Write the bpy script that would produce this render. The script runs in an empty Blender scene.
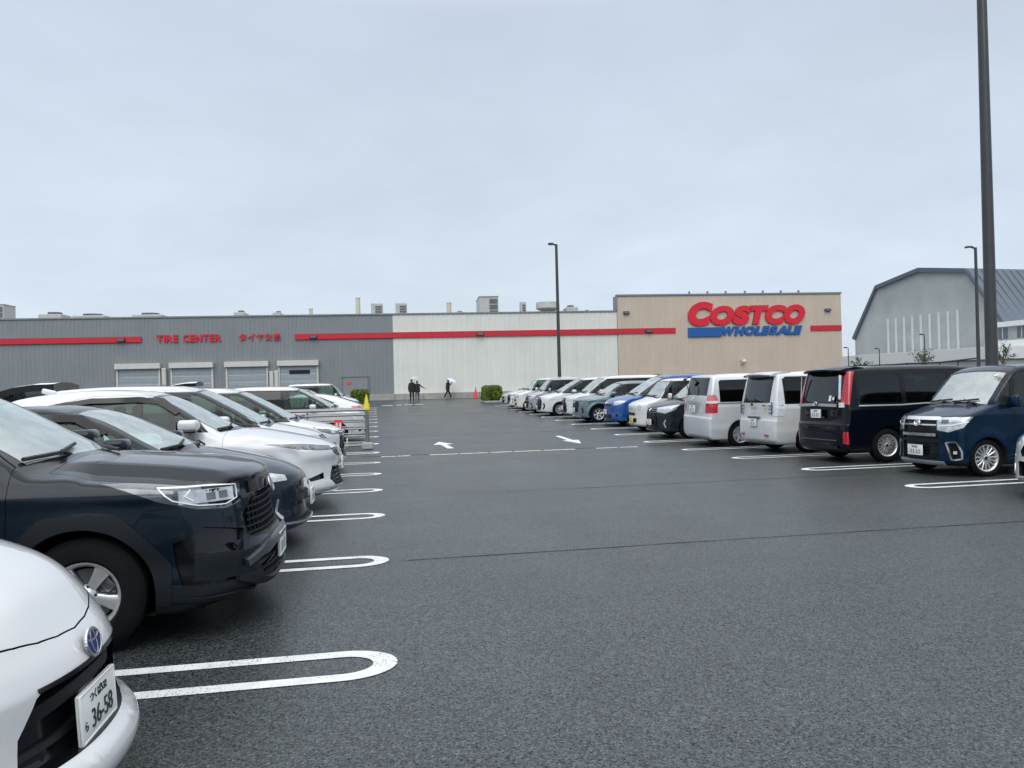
import bpy, bmesh, math, random
import numpy as np
from mathutils import Vector, Matrix
R = math.radians
rnd = random.Random(11)
SC = bpy.context.scene
COL = SC.collection

# ------------------------------------------------------------------ materials
def _nt(name):
    m = bpy.data.materials.new(name); m.use_nodes = True
    nt = m.node_tree; nt.nodes.clear()
    return m, nt
def nd(nt, t, **kw):
    n = nt.nodes.new(t)
    for k, v in kw.items():
        if k in n.inputs: n.inputs[k].default_value = v
        else: setattr(n, k, v)
    return n
def mat(name, col, rough=.5, metal=0., coat=0., var=.08, vscale=3., bump=0., bscale=40., spec=.5, rvar=.0, ior=1.5, cior=1.5):
    """principled with procedural tone, roughness and bump variation"""
    m, nt = _nt(name); L = nt.links.new
    o = nd(nt, 'ShaderNodeOutputMaterial'); b = nd(nt, 'ShaderNodeBsdfPrincipled')
    b.inputs['Roughness'].default_value = rough; b.inputs['Metallic'].default_value = metal
    b.inputs['Coat Weight'].default_value = coat; b.inputs['Coat Roughness'].default_value = .03
    b.inputs['Coat IOR'].default_value = cior
    b.inputs['Specular IOR Level'].default_value = spec; b.inputs['IOR'].default_value = ior
    L(b.outputs[0], o.inputs[0])
    tc = nd(nt, 'ShaderNodeTexCoord')
    n = nd(nt, 'ShaderNodeTexNoise', Scale=vscale, Detail=5.)
    L(tc.outputs['Object'], n.inputs['Vector'])
    mr = nd(nt, 'ShaderNodeMapRange'); L(n.outputs['Fac'], mr.inputs['Value'])
    mr.inputs['From Min'].default_value = .25; mr.inputs['From Max'].default_value = .75
    mr.inputs['To Min'].default_value = 1-var; mr.inputs['To Max'].default_value = 1+var
    mx = nd(nt, 'ShaderNodeVectorMath', operation='SCALE')
    mx.inputs[0].default_value = col[:3]; L(mr.outputs[0], mx.inputs['Scale'])
    L(mx.outputs[0], b.inputs['Base Color'])
    if rvar:
        m2 = nd(nt, 'ShaderNodeMapRange'); L(n.outputs['Fac'], m2.inputs['Value'])
        m2.inputs['From Min'].default_value = .3; m2.inputs['From Max'].default_value = .7
        m2.inputs['To Min'].default_value = max(.02, rough-rvar); m2.inputs['To Max'].default_value = rough+rvar
        L(m2.outputs[0], b.inputs['Roughness'])
    if bump:
        n2 = nd(nt, 'ShaderNodeTexNoise', Scale=bscale, Detail=3.); L(tc.outputs['Object'], n2.inputs['Vector'])
        bp = nd(nt, 'ShaderNodeBump', Strength=bump, Distance=.01); L(n2.outputs['Fac'], bp.inputs['Height'])
        L(bp.outputs[0], b.inputs['Normal'])
    return m
def glass(name, tint, ior=1.6, sky_sheen=0.):
    m, nt = _nt(name); L = nt.links.new
    o = nd(nt, 'ShaderNodeOutputMaterial'); t = nd(nt, 'ShaderNodeBsdfTransparent'); g = nd(nt, 'ShaderNodeBsdfGlossy')
    t.inputs['Color'].default_value = (*tint, 1); g.inputs['Roughness'].default_value = .02
    g.inputs['Color'].default_value = (.93, .98, 1, 1)
    f = nd(nt, 'ShaderNodeFresnel', IOR=ior); x = nd(nt, 'ShaderNodeMixShader')
    tc = nd(nt, 'ShaderNodeTexCoord'); n = nd(nt, 'ShaderNodeTexNoise', Scale=2.2, Detail=2.)
    L(tc.outputs['Object'], n.inputs['Vector'])
    bp = nd(nt, 'ShaderNodeBump', Strength=.04, Distance=.02); L(n.outputs['Fac'], bp.inputs['Height'])
    L(bp.outputs[0], g.inputs['Normal'])
    L(f.outputs[0], x.inputs['Fac']); L(t.outputs[0], x.inputs[1]); L(g.outputs[0], x.inputs[2])
    if sky_sheen:      # pale diffuse layer paints the sky's reflection into the glass
        df = nd(nt, 'ShaderNodeBsdfDiffuse'); df.inputs['Color'].default_value = (.74, .83, .84, 1)
        n3 = nd(nt, 'ShaderNodeTexNoise', Scale=7., Detail=6.); L(tc.outputs['Object'], n3.inputs['Vector'])
        r3 = nd(nt, 'ShaderNodeMapRange'); L(n3.outputs['Fac'], r3.inputs['Value'])
        for k, v in (('From Min', .3), ('From Max', .7), ('To Min', sky_sheen*.75), ('To Max', sky_sheen*1.25)): r3.inputs[k].default_value = v
        y = nd(nt, 'ShaderNodeMixShader'); L(r3.outputs[0], y.inputs['Fac']); L(x.outputs[0], y.inputs[1]); L(df.outputs[0], y.inputs[2]); x = y
    L(x.outputs[0], o.inputs[0])
    return m
def paint(name, col, metal=.0, rough=.35):
    return mat(name, col, rough=rough, metal=metal, coat=1. if sum(col) > .3 else .8, cior=1.5 if sum(col) > .3 else 1.3, var=.03, vscale=1.5, spec=.5 if sum(col) > .3 else .1)

M = {}
M['PAINT'] = mat('paint_slot', (.5, .5, .5))
M['gap'] = mat('shut_line', (.006, .006, .007), .8)
M['liner'] = mat('interior_trim', (.03, .031, .033), .85)
M['seat'] = mat('seat_fabric', (.05, .05, .055), .9, bump=.3, bscale=200)
M['black'] = mat('black_plastic', (.014, .015, .017), .55, bump=.15, bscale=300, var=.15)
M['clad'] = mat('cladding_plastic', (.009, .012, .015), .5, spec=.2, bump=.1, bscale=400, var=.1)
M['gloss'] = mat('gloss_black', (.006, .007, .009), .15, spec=.35)
M['chrome'] = mat('chrome', (.72, .74, .77), .12, metal=1., var=.05)
M['satin'] = mat('satin_silver', (.66, .68, .70), .34, metal=.75, var=.06)
M['dsilver'] = mat('dark_silver', (.2, .21, .23), .3, metal=.9, var=.06)
M['rubber'] = mat('tyre_rubber', (.007, .0075, .008), .85, spec=.15, bump=.3, bscale=120, var=.2, vscale=12)
M['disc'] = mat('brake_disc', (.16, .165, .17), .4, metal=.8, var=.15)
M['well'] = mat('wheel_well', (.008, .008, .009), .95)
M['ws'] = glass('windshield_glass', (.42, .53, .53), 3.6, .30)
M['wside'] = glass('side_glass', (.50, .70, .60), 1.36, .03)
M['wtint'] = glass('privacy_glass', (.03, .042, .055), 1.55)
M['lens'] = mat('headlight_lens', (.5, .53, .56), .08, metal=.35, coat=1., var=.35, vscale=14)
M['lensd'] = mat('dark_headlight_lens', (.10, .11, .125), .08, metal=.3, coat=1., var=.5, vscale=16)
M['drl'] = mat('light_guide', (.85, .88, .9), .15, coat=1.)
M['red'] = mat('red_lens', (.42, .008, .02), .12, coat=1., var=.25, vscale=18)
M['pink'] = mat('pale_red_lens', (.62, .16, .17), .12, coat=1., var=.2, vscale=18)
M['clear'] = mat('clear_lens', (.62, .66, .7), .1, coat=1., var=.25, vscale=20)
M['amber'] = mat('amber_lens', (.6, .2, .02), .15, coat=1.)
M['plate'] = mat('plate_white', (.8, .82, .81), .4, var=.03)
M['plateY'] = mat('plate_yellow', (.75, .62, .04), .4, var=.03)
M['ink'] = mat('plate_ink', (.012, .03, .025), .5)
M['embl'] = mat('emblem_blue', (.004, .02, .11), .2, spec=.4)
M['inkp'] = mat('pale_plate_ink', (.24, .31, .28), .5)
M['sticker'] = mat('sticker', (.7, .68, .5), .5)

# ------------------------------------------------------------------ objects
def mesh_obj(name, verts, faces, mats, parent=None, mi=None, smooth=False, normals=None, link=True):
    me = bpy.data.meshes.new(name)
    me.from_pydata([tuple(v) for v in verts], [], [tuple(f) for f in faces])
    for m_ in (mats if isinstance(mats, (list, tuple)) else [mats]): me.materials.append(m_)
    if mi is not None: me.polygons.foreach_set('material_index', list(mi))
    if smooth: me.polygons.foreach_set('use_smooth', [True]*len(me.polygons))
    me.update()
    if normals is not None: me.normals_split_custom_set_from_vertices([tuple(n) for n in normals])
    if not link: return me
    o = bpy.data.objects.new(name, me); COL.objects.link(o)
    if parent: o.parent = parent
    return o
def bm_mesh(name, bm, mats, smooth=None):
    me = bpy.data.meshes.new(name)
    bmesh.ops.recalc_face_normals(bm, faces=bm.faces[:])
    bm.to_mesh(me); bm.free()
    for m_ in (mats if isinstance(mats, (list, tuple)) else [mats]): me.materials.append(m_)
    if smooth is not None:
        me.polygons.foreach_set('use_smooth', [True]*len(me.polygons))
        me.set_sharp_from_angle(angle=R(smooth))
    return me
def bm_obj(name, bm, mats, parent=None, smooth=None, loc=None, rot=None):
    o = bpy.data.objects.new(name, bm_mesh(name, bm, mats, smooth)); COL.objects.link(o)
    if parent: o.parent = parent
    if loc is not None: o.location = loc
    if rot is not None: o.rotation_euler = rot
    return o
def tag(o, label=None, cat=None, group=None, kind=None):
    if label: o['label'] = label
    if cat: o['category'] = cat
    if group: o['group'] = group
    if kind: o['kind'] = kind
    return o
def empty(name, loc, rot=(0, 0, 0), label=None, cat=None, group=None):
    o = bpy.data.objects.new(name, None); COL.objects.link(o)
    o.location = loc; o.rotation_euler = rot; o.empty_display_size = .2
    return tag(o, label, cat, group)
def box(bm, c, s, bev=0., rot=None, mi=0, seg=2):
    """box centred on c with full size s"""
    r = bmesh.ops.create_cube(bm, size=1.)
    vs = r['verts']
    bmesh.ops.scale(bm, vec=s, verts=vs)
    if bev:
        es = list({e for v in vs for e in v.link_edges})
        rb = bmesh.ops.bevel(bm, geom=es, offset=bev, segments=seg, affect='EDGES', profile=.5)
        vs = list({v for f in rb['faces'] for v in f.verts} | {v for v in vs if v.is_valid})
    mt = Matrix.Translation(c)
    if rot is not None: mt = mt @ (rot if isinstance(rot, Matrix) else Matrix.Rotation(rot[0], 4, rot[1]))
    bmesh.ops.transform(bm, matrix=mt, verts=vs)
    if mi:
        for f in {f for v in vs for f in v.link_faces}: f.material_index = mi
    return vs
def cyl(bm, a, b, r1, r2=None, n=16, mi=0, caps=True):
    a, b = Vector(a), Vector(b); d = b-a
    r = bmesh.ops.create_cone(bm, cap_ends=caps, segments=n, radius1=r1, radius2=r1 if r2 is None else r2, depth=d.length)
    q = d.to_track_quat('Z', 'Y').to_matrix().to_4x4()
    bmesh.ops.transform(bm, matrix=Matrix.Translation((a+b)/2) @ q, verts=r['verts'])
    if mi:
        for f in {f for v in r['verts'] for f in v.link_faces}: f.material_index = mi
    return r['verts']
def tube(bm, pts, r, n=8, mi=0):
    for a, b in zip(pts[:-1], pts[1:]): cyl(bm, a, b, r, n=n, mi=mi)
    for p in pts[1:-1]:
        q = bmesh.ops.create_icosphere(bm, subdivisions=1, radius=r, matrix=Matrix.Translation(p))
        if mi:
            for f in {f for v in q['verts'] for f in v.link_faces}: f.material_index = mi
def lathe(bm, prof, n=32, axis='Y', mi=0):
    """prof (r, h): revolve about axis through the origin"""
    rings = []
    for r, h in prof:
        ring = []
        for i in range(n):
            a = 2*math.pi*i/n; c, s = r*math.cos(a), r*math.sin(a)
            ring.append(bm.verts.new((c, h, s) if axis == 'Y' else (c, s, h)))
        rings.append(ring)
    for a, b in zip(rings[:-1], rings[1:]):
        for i in range(n):
            f = bm.faces.new((a[i], a[(i+1) % n], b[(i+1) % n], b[i])); f.material_index = mi
def text_mesh(name, s, size, ext, offset=0., shear=0., bevel=0.):
    c = bpy.data.curves.new(name, 'FONT'); c.body = s; c.size = size; c.extrude = ext; c.offset = offset; c.shear = shear
    o = bpy.data.objects.new(name, c); COL.objects.link(o)
    dg = bpy.context.evaluated_depsgraph_get(); dg.update()
    me = bpy.data.meshes.new_from_object(o.evaluated_get(dg), depsgraph=dg)
    bpy.data.objects.remove(o); bpy.data.curves.remove(c)
    me.name = name; me.materials.clear()
    return me
def text_fit(me, x0, x1, y0, y1):
    """squeeze the flat text mesh into a rectangle"""
    co = np.empty(len(me.vertices)*3); me.vertices.foreach_get('co', co); co = co.reshape(-1, 3)
    a, b = co.min(0), co.max(0)
    co[:, 0] = x0+(co[:, 0]-a[0])/(b[0]-a[0])*(x1-x0); co[:, 1] = y0+(co[:, 1]-a[1])/(b[1]-a[1])*(y1-y0)
    me.vertices.foreach_set('co', co.ravel()); me.update(); return me

# ------------------------------------------------------------------ lie of the land
H = 1.4263
def gz(y):
    """drain valley across the lot: falls to the channel, climbs to the store"""
    if y < 18.917: return -.0113*y
    return -.0113*18.917+.0179*(min(y, 71.)-18.917)
def slope(y): return math.atan(-.0113 if y < 18.917 else .0179)
# ------------------------------------------------------------------ cars
def pchip(pts):
    x = np.array([p[0] for p in pts], float); y = np.array([p[1] for p in pts], float)
    h = np.diff(x); d = np.diff(y)/h; m = np.zeros_like(y)
    m[0], m[-1] = d[0], d[-1]
    for i in range(1, len(x)-1):
        if d[i-1]*d[i] > 0:
            w1, w2 = 2*h[i]+h[i-1], h[i]+2*h[i-1]
            m[i] = (w1+w2)/(w1/d[i-1]+w2/d[i])
    def f(q):
        q = np.clip(q, x[0], x[-1]); i = np.clip(np.searchsorted(x, q)-1, 0, len(x)-2)
        t = (q-x[i])/h[i]; t2, t3 = t*t, t*t*t
        return (2*t3-3*t2+1)*y[i]+(t3-2*t2+t)*h[i]*m[i]+(-2*t3+3*t2)*y[i+1]+(t3-t2)*h[i]*m[i+1]
    return f
def smax(a, b, k):
    return np.maximum(a, b)+np.maximum(k-np.abs(a-b), 0)**2/(4*k)
def inpoly(u, v, P):
    r = np.zeros(u.shape, bool); n = len(P)
    for i in range(n):
        x1, y1 = P[i]; x2, y2 = P[(i+1) % n]
        if y1 == y2: continue
        c = ((y1 > v) != (y2 > v)) & (u < (x2-x1)*(v-y1)/(y2-y1)+x1)
        r ^= c
    return r
def arc(cx, cz, r, a0, a1, n):
    return [(cx+r*math.cos(R(a0+(a1-a0)*i/n)), cz+r*math.sin(R(a0+(a1-a0)*i/n))) for i in range(n+1)]

class Car:
    """x runs from the nose (0) to the tail (L), +y is the driver's side, z up"""
    def __init__(s, L, W, Hh, fo, wb, wr, top, front, rear, inset, pf=.3, pn=2.4, pr=.12, rn=3., taper=None, rearw=.95,
                 gc=.19, crown=.05, bev=0., bevx=1.1, kt=.08, kf=.09, lines=(), flare=.012, tw=.21, nx=96, ny=34, nz=34, kz=.0):
        s.L, s.W, s.H, s.fo, s.wb, s.wr, s.tw = L, W, Hh, fo, wb, wr, tw
        s.top = pchip(top); s.fr = pchip(front); s.re = pchip(rear); s.ins = pchip(inset)
        s.pl = pchip(taper or [(0, .95), (.45, .985), (1.0, 1.), (L-1.0, 1.), (L, rearw)])
        if not isinstance(crown, (list, tuple)): crown = [(0, crown), (L, crown)]
        crown = pchip(crown)
        s.pf, s.pn, s.pr, s.rn, s.gc, s.crown, s.bev, s.bevx, s.kt, s.kf, s.lines, s.flare = pf, pn, pr, rn, gc, crown, bev, bevx, kt, kf, lines, flare
        s.parts = []          # dicts: name, mesh data..., parent
        s.extra = ([], [], [], [])  # verts, faces, mats of lips that stay on the body
        s.shell(nx, ny, nz)
    # signed surface
    def f(s, P):
        x, y, z = P[:, 0], P[:, 1], P[:, 2]; W2 = s.W/2; ay = np.abs(y); q = ay/W2
        w = W2*s.pl(x)-s.ins(z)
        for z0, z1, amp, sg in s.lines:
            zc = z0+(z1-z0)*x/s.L; w = w+amp*np.exp(-((z-zc)/sg)**2)
        for xc in (s.fo, s.fo+s.wb):
            r = np.hypot(x-xc, z-s.wr); w = w+s.flare*np.exp(-((r-s.wr-.06)/.09)**2)
        t0 = s.top(x); tp = (s.top(x+.01)-s.top(x-.01))/.02
        t = t0-s.crown(x)*np.minimum(q, 1.2)**2
        if s.bev: t = t-s.bev*np.clip((s.bevx-x)/.25+.5, 0, 1)*np.clip((q-.60)/.12, 0, 1)
        gt = (z-t)/np.sqrt(1+tp*tp)
        gs = ay-w
        g = smax(gt, gs, s.kt)
        xf = s.fr(z)+s.pf*np.minimum(q, 1.1)**s.pn
        g = smax(g, xf-x, s.kf)
        xr = s.L-s.re(z)-s.pr*np.minimum(q, 1.1)**s.rn
        rp = (s.re(z+.01)-s.re(z-.01))/.02
        g = smax(g, (x-xr)/np.sqrt(1+rp*rp), s.kf)
        zb = s.gc+.0*x
        return smax(g, zb-z, .05)
    def grad(s, P):
        P = np.asarray(P, float); G = np.zeros_like(P); e = 2e-3
        for k in range(3):
            d = np.zeros(3); d[k] = e
            G[:, k] = s.f(P+d)-s.f(P-d)
        return G/np.maximum(np.linalg.norm(G, axis=1, keepdims=True), 1e-9)
    def shell(s, nx, ny, nz):
        lo = np.array([-.04, -s.W/2-.05, s.gc-.03]); hi = np.array([s.L+.04, s.W/2+.05, s.H+.04])
        il = np.array([.62, -s.W/2+.32, .42]); ih = np.array([s.L-.5, s.W/2-.32, .62])
        idx, pts, faces = {}, [], []
        n = (nx, ny, nz)
        def vid(i, j, k):
            q = (i, j, k)
            if q not in idx:
                idx[q] = len(pts); pts.append(q)
            return idx[q]
        for i in range(nx):
            for j in range(ny):
                faces.append([vid(i, j, 0), vid(i, j+1, 0), vid(i+1, j+1, 0), vid(i+1, j, 0)])
                faces.append([vid(i, j, nz), vid(i+1, j, nz), vid(i+1, j+1, nz), vid(i, j+1, nz)])
            for k in range(nz):
                faces.append([vid(i, 0, k), vid(i+1, 0, k), vid(i+1, 0, k+1), vid(i, 0, k+1)])
                faces.append([vid(i, ny, k), vid(i, ny, k+1), vid(i+1, ny, k+1), vid(i+1, ny, k)])
        for j in range(ny):
            for k in range(nz):
                faces.append([vid(0, j, k), vid(0, j, k+1), vid(0, j+1, k+1), vid(0, j+1, k)])
                faces.append([vid(nx, j, k), vid(nx, j+1, k), vid(nx, j+1, k+1), vid(nx, j, k+1)])
        A = lo+(hi-lo)*np.array(pts, float)/np.array(n); B = np.clip(A, il, ih)
        a = np.zeros(len(A)); b = np.ones(len(A))
        for _ in range(26):
            m = (a+b)/2; v = s.f(A+(B-A)*m[:, None]) > 0
            a = np.where(v, m, a); b = np.where(v, b, m)
        P = A+(B-A)*((a+b)/2)[:, None]
        bm = bmesh.new(); vs = [bm.verts.new(p) for p in P]
        for q in faces: bm.faces.new([vs[i] for i in q])
        bm.normal_update(); s.bm = bm
    def onto(s, P, d, off=0.):
        """drop points along -d onto the skin"""
        P = np.asarray(P, float); d = np.asarray(d, float)
        c = P-d*(P@d)[:, None]
        ts = np.linspace(3.3, -3.3, 133); n = len(c)
        big = (c[None]+ts[:, None, None]*d).reshape(-1, 3)
        v = (s.f(big) < 0).reshape(len(ts), n)
        k = np.argmax(v, 0); ok = v.any(0) & (k > 0)
        a = np.where(ok, ts[np.maximum(k-1, 0)], P@d); b = np.where(ok, ts[k], P@d)
        for _ in range(11):
            m = (a+b)/2; v = s.f(c+d*m[:, None]) > 0; a = np.where(v, m, a); b = np.where(v, b, m)
        Q = c+d*a[:, None]
        return Q+s.grad(Q)*off if off else Q
    # ---- cutting
    def add(s, name, V, F, mats, parent=None, normals=None, smooth=True, mi=None, ang=None, label=None):
        s.parts.append(dict(name=name, V=np.asarray(V, float), F=F, mats=mats if isinstance(mats, list) else [mats],
                            parent=parent, N=normals, smooth=smooth, mi=mi, ang=ang, label=label))
        return len(s.parts)-1
    def cut(s, name, pts, proj, m, inset=0., lip=.02, lipm='gap', gap=0., parent=None, both=True, keep=True, thr=.08, label=None):
        out = []
        for sg in ((1, -1) if both else (1,)):
            if proj == 'side': P3 = [(x, sg*s.W/2, z) for x, z in pts]; d = Vector((0, sg, 0))
            elif proj == 'front': P3 = [(0, sg*y, z) for y, z in pts]; d = Vector((-1, 0, 0))
            elif proj == 'rear': P3 = [(s.L, sg*y, z) for y, z in pts]; d = Vector((1, 0, 0))
            elif proj == 'top': P3 = [(x, sg*y, s.H) for x, y in pts]; d = Vector((0, 0, 1))
            else:
                a = R(proj); d = Vector((-math.cos(a), sg*math.sin(a), 0)); P3 = [(x, sg*y, z) for x, y, z in pts]
            out.append(s._cut(name, [Vector(p) for p in P3], d, m, inset, lip, lipm, gap, parent[0 if sg == 1 else 1] if isinstance(parent, (list, tuple)) else parent, keep, thr, label))
        return out
    def _cut(s, name, P3, d, m, inset, lip, lipm, gap, parent, keep, thr, label):
        u = d.cross(Vector((0, 0, 1))) if abs(d.z) < .9 else Vector((0, 1, 0)); u.normalize(); v = u.cross(d)
        P2 = [(p.dot(u), p.dot(v)) for p in P3]
        ar = sum(P2[i][0]*P2[(i+1) % len(P2)][1]-P2[(i+1) % len(P2)][0]*P2[i][1] for i in range(len(P2)))
        if ar < 0: P2.reverse(); P3.reverse()
        polys = [P2]
        if gap:
            n = len(P2); big = []
            for i in range(n):
                a, b, c = Vector(P2[i-1]), Vector(P2[i]), Vector(P2[(i+1) % n])
                n1 = Vector((b.y-a.y, a.x-b.x)).normalized(); n2 = Vector((c.y-b.y, b.x-c.x)).normalized()
                nn = (n1+n2); nn = nn/max(nn.length_squared, .3)*2
                big.append(tuple(b+nn*gap))
            polys.insert(0, big)
        us = [p[0] for p in polys[0]]; vs_ = [p[1] for p in polys[0]]
        u0, u1, v0, v1 = min(us)-.04, max(us)+.04, min(vs_)-.04, max(vs_)+.04
        bm = s.bm
        fs = []
        for f in bm.faces:
            if f.normal.dot(d) > thr:
                c = f.calc_center_median(); cu, cv = c.dot(u), c.dot(v)
                if u0-.08 < cu < u1+.08 and v0-.08 < cv < v1+.08: fs.append(f)
        geom = list({e for f in fs for e in f.edges} | {w for f in fs for w in f.verts})+fs
        for Q in polys:
            for i in range(len(Q)):
                a, b = Q[i], Q[(i+1) % len(Q)]
                ed = u*(b[0]-a[0])+v*(b[1]-a[1])
                if ed.length < 1e-5: continue
                r = bmesh.ops.bisect_plane(bm, geom=geom, dist=2e-5, plane_co=u*a[0]+v*a[1], plane_no=ed.cross(d).normalized())
                geom = [g for g in r['geom'] if g.is_valid]
        fs = [g for g in geom if isinstance(g, bmesh.types.BMFace)]
        for f in fs: f.normal_update()
        C = [f.calc_center_median() for f in fs]
        cu = np.array([c.dot(u) for c in C]); cv = np.array([c.dot(v) for c in C])
        ins = inpoly(cu, cv, P2) if fs else []
        F = [f for f, q in zip(fs, ins) if q]
        if gap:
            ing = inpoly(cu, cv, polys[0])
            bmesh.ops.delete(bm, geom=[f for f, q, g in zip(fs, ins, ing) if g and not q], context='FACES_ONLY')
        st = set(F)
        idx, V, FF = {}, [], []
        for f in F:
            q = []
            for w in f.verts:
                if w not in idx: idx[w] = len(V); V.append(w.co.copy())
                q.append(idx[w])
            FF.append(q)
        edges = [(e.verts[0].co.copy(), e.verts[1].co.copy()) for f in F for e in f.edges if sum(g in st for g in e.link_faces) == 1]
        if F: bmesh.ops.delete(bm, geom=F, context='FACES_ONLY')
        if lip:
            ev, ef, em, _ = s.extra
            for a, b in edges:
                k = len(ev); ev += [a, b, b-d*lip, a-d*lip]; ef.append([k, k+1, k+2, k+3]); em.append(lipm)
        if not keep or not V: return None
        V = np.array([tuple(p) for p in V]); N = s.grad(V); V = V-np.array(d)*inset
        nv = len(V); V = list(map(tuple, V)); N = list(map(tuple, N)); mi = [0]*len(FF)
        if m not in ('ws', 'wside', 'wtint') :
            for a, b in edges:      # rim of the piece, so it has thickness
                a2, b2 = a-d*inset, b-d*inset; k = len(V)
                V += [tuple(a2), tuple(b2), tuple(b2-d*.012), tuple(a2-d*.012)]
                nn = (b-a).cross(d); nn = tuple(nn.normalized()) if nn.length > 1e-9 else (0, 0, 1)
                N += [nn]*4; FF.append([k, k+1, k+2, k+3])
        # loose islands become parts of their own
        par = list(range(len(V)))
        def root(i):
            while par[i] != i: par[i] = par[par[i]]; i = par[i]
            return i
        for q in FF[:len(F)]:
            for a in q[1:]: par[root(a)] = root(q[0])
        isl = {}
        nb = len(F)
        pos = {}
        for i, p in enumerate(V[:nv]): pos[(round(p[0], 6), round(p[1], 6), round(p[2], 6))] = i
        for fi, q in enumerate(FF):
            k0 = q[0]
            if fi >= nb:
                p = V[k0]; k0 = pos.get((round(p[0], 6), round(p[1], 6), round(p[2], 6)), 0)
            isl.setdefault(root(k0), []).append(fi)
        if len(isl) == 1: return s.add(name, V, FF, m, parent, N, label=label)
        def area(l): return sum((Vector(V[FF[i][1]])-Vector(V[FF[i][0]])).cross(Vector(V[FF[i][2]])-Vector(V[FF[i][0]])).length for i in l if i < nb)
        first = None
        for l in sorted(isl.values(), key=area, reverse=True):
            if area(l) < 4e-5: continue
            mp, v2, n2, f2 = {}, [], [], []
            for i in l:
                q = []
                for w in FF[i]:
                    if w not in mp: mp[w] = len(v2); v2.append(V[w]); n2.append(N[w])
                    q.append(mp[w])
                f2.append(q)
            k = s.add(name if first is None else 'door_frame' if 'door' in name else name, v2, f2, m, parent if first is None or 'door' not in name else first, n2, label=label)
            if first is None: first = k
        return first
    # ---- added pieces that hug the skin
    def patch(s, name, G, d, m, off=.006, thick=.012, parent=None, both=True, label=None):
        """G: rows of (x,y,z) points"""
        out = []
        for sg in ((1, -1) if both else (1,)):
            A = np.array([[(p[0], sg*p[1], p[2]) for p in row] for row in G], float); n, k = A.shape[:2]
            dd = np.array([d[0], sg*d[1], d[2]], float); dd /= np.linalg.norm(dd)
            Q = s.onto(A.reshape(-1, 3), dd); N = s.grad(Q)
            V = np.vstack([Q+N*off, Q+N*(off-thick)]); F = []
            m0 = n*k
            for i in range(n-1):
                for j in range(k-1):
                    a, b, c, e = i*k+j, i*k+j+1, (i+1)*k+j+1, (i+1)*k+j
                    F.append([a, b, c, e]); F.append([m0+e, m0+c, m0+b, m0+a])
            bd = [(0, j) for j in range(k)]+[(i, k-1) for i in range(1, n)]+[(n-1, j) for j in range(k-2, -1, -1)]+[(i, 0) for i in range(n-2, 0, -1)]
            bd = [i*k+j for i, j in bd]
            for a, b in zip(bd, bd[1:]+bd[:1]): F.append([b, a, m0+a, m0+b])
            out.append(s.add(name, V, F, m, parent[0 if sg == 1 else 1] if isinstance(parent, (list, tuple)) else parent, ang=40, label=label))
        return out
    def strip(s, name, line, w, d, m, off=.008, thick=.014, parent=None, both=True, n=None, label=None):
        """a band of width w along a polyline; w runs across the line in the view along d"""
        P = np.array(line, float); t = np.r_[0, np.cumsum(np.linalg.norm(np.diff(P, axis=0), axis=1))]
        n = n or max(2, int(t[-1]/.05)+1); q = np.linspace(0, t[-1], n)
        C = np.stack([np.interp(q, t, P[:, i]) for i in range(3)], 1)
        T = np.gradient(C, axis=0); dd = np.array(d, float); dd /= np.linalg.norm(dd)
        X = np.cross(T, dd); X /= np.maximum(np.linalg.norm(X, axis=1, keepdims=True), 1e-9)
        w = np.interp(q, np.linspace(0, t[-1], len(w)), w) if isinstance(w, (list, tuple)) else np.full(n, w)
        G = [C+X*(w*e)[:, None] for e in (-.5, -.17, .17, .5)]
        return s.patch(name, G, d, m, off, thick, parent, both, label)
    def solid(s, name, fn, mats, parent=None, ang=35, label=None):
        """fn(bm) fills a bmesh in x-back coordinates"""
        bm = bmesh.new(); fn(bm); bmesh.ops.recalc_face_normals(bm, faces=bm.faces[:])
        bm.verts.index_update()
        V = [tuple(v.co) for v in bm.verts]; F = [[v.index for v in f.verts] for f in bm.faces]; mi = [f.material_index for f in bm.faces]
        bm.free()
        return s.add(name, V, F, mats, parent, mi=mi, ang=ang, label=label)
    # ---- standard kit
    def arches(s, r=None, clad=None, angular=False):
        for xc in (s.fo, s.fo+s.wb):
            rr = r or s.wr+.055
            pts = arc(xc, s.wr, rr, -40, 220, 22)
            s.cut('arch', pts, 'side', None, lip=.10, lipm='well', keep=False)
            for sg in (1, -1):      # wheel housing
                ev, ef, em, _ = s.extra; n = 20; a0_ = math.asin((s.gc+.02-s.wr)/(rr+.005)); y0, y1 = sg*(s.W/2-.07), sg*(s.W/2-.36); k = len(ev)
                for i in range(n+1):
                    a = a0_+(math.pi-2*a0_)*i/n; c, z = xc+(rr+.005)*math.cos(a), s.wr+(rr+.005)*math.sin(a)
                    ev.extend([Vector((c, y0, z)), Vector((c, y1, z))])
                ev.append(Vector((xc, y1, s.wr)))
                for i in range(n):
                    ef.append([k+2*i, k+2*i+1, k+2*i+3, k+2*i+2]); em.append('well')
                    ef.append([k+2*i+1, k+2*n+2, k+2*i+3]); em.append('well')
            if clad:
                def sh(a, q):       # squared-off arch: flats with crisp corners
                    if not angular: return q
                    l = ((a-90+24) % 48)-24
                    return q*(1+.75*(math.cos(R(24))*1.05/math.cos(R(l))-1))
                A_ = np.linspace(-10, 190, 55 if angular else 30)
                G = [[(xc+(sh(a, q) if q > rr else q)*math.cos(R(a)), s.W/2, s.wr+(sh(a, q) if q > rr else q)*math.sin(R(a))) for a in A_] for q in (rr-.004, rr+clad*.5, rr+clad)]
                s.patch('wheel_arch_trim', G, (0, 1, 0), 'clad', .012, .03)
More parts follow.
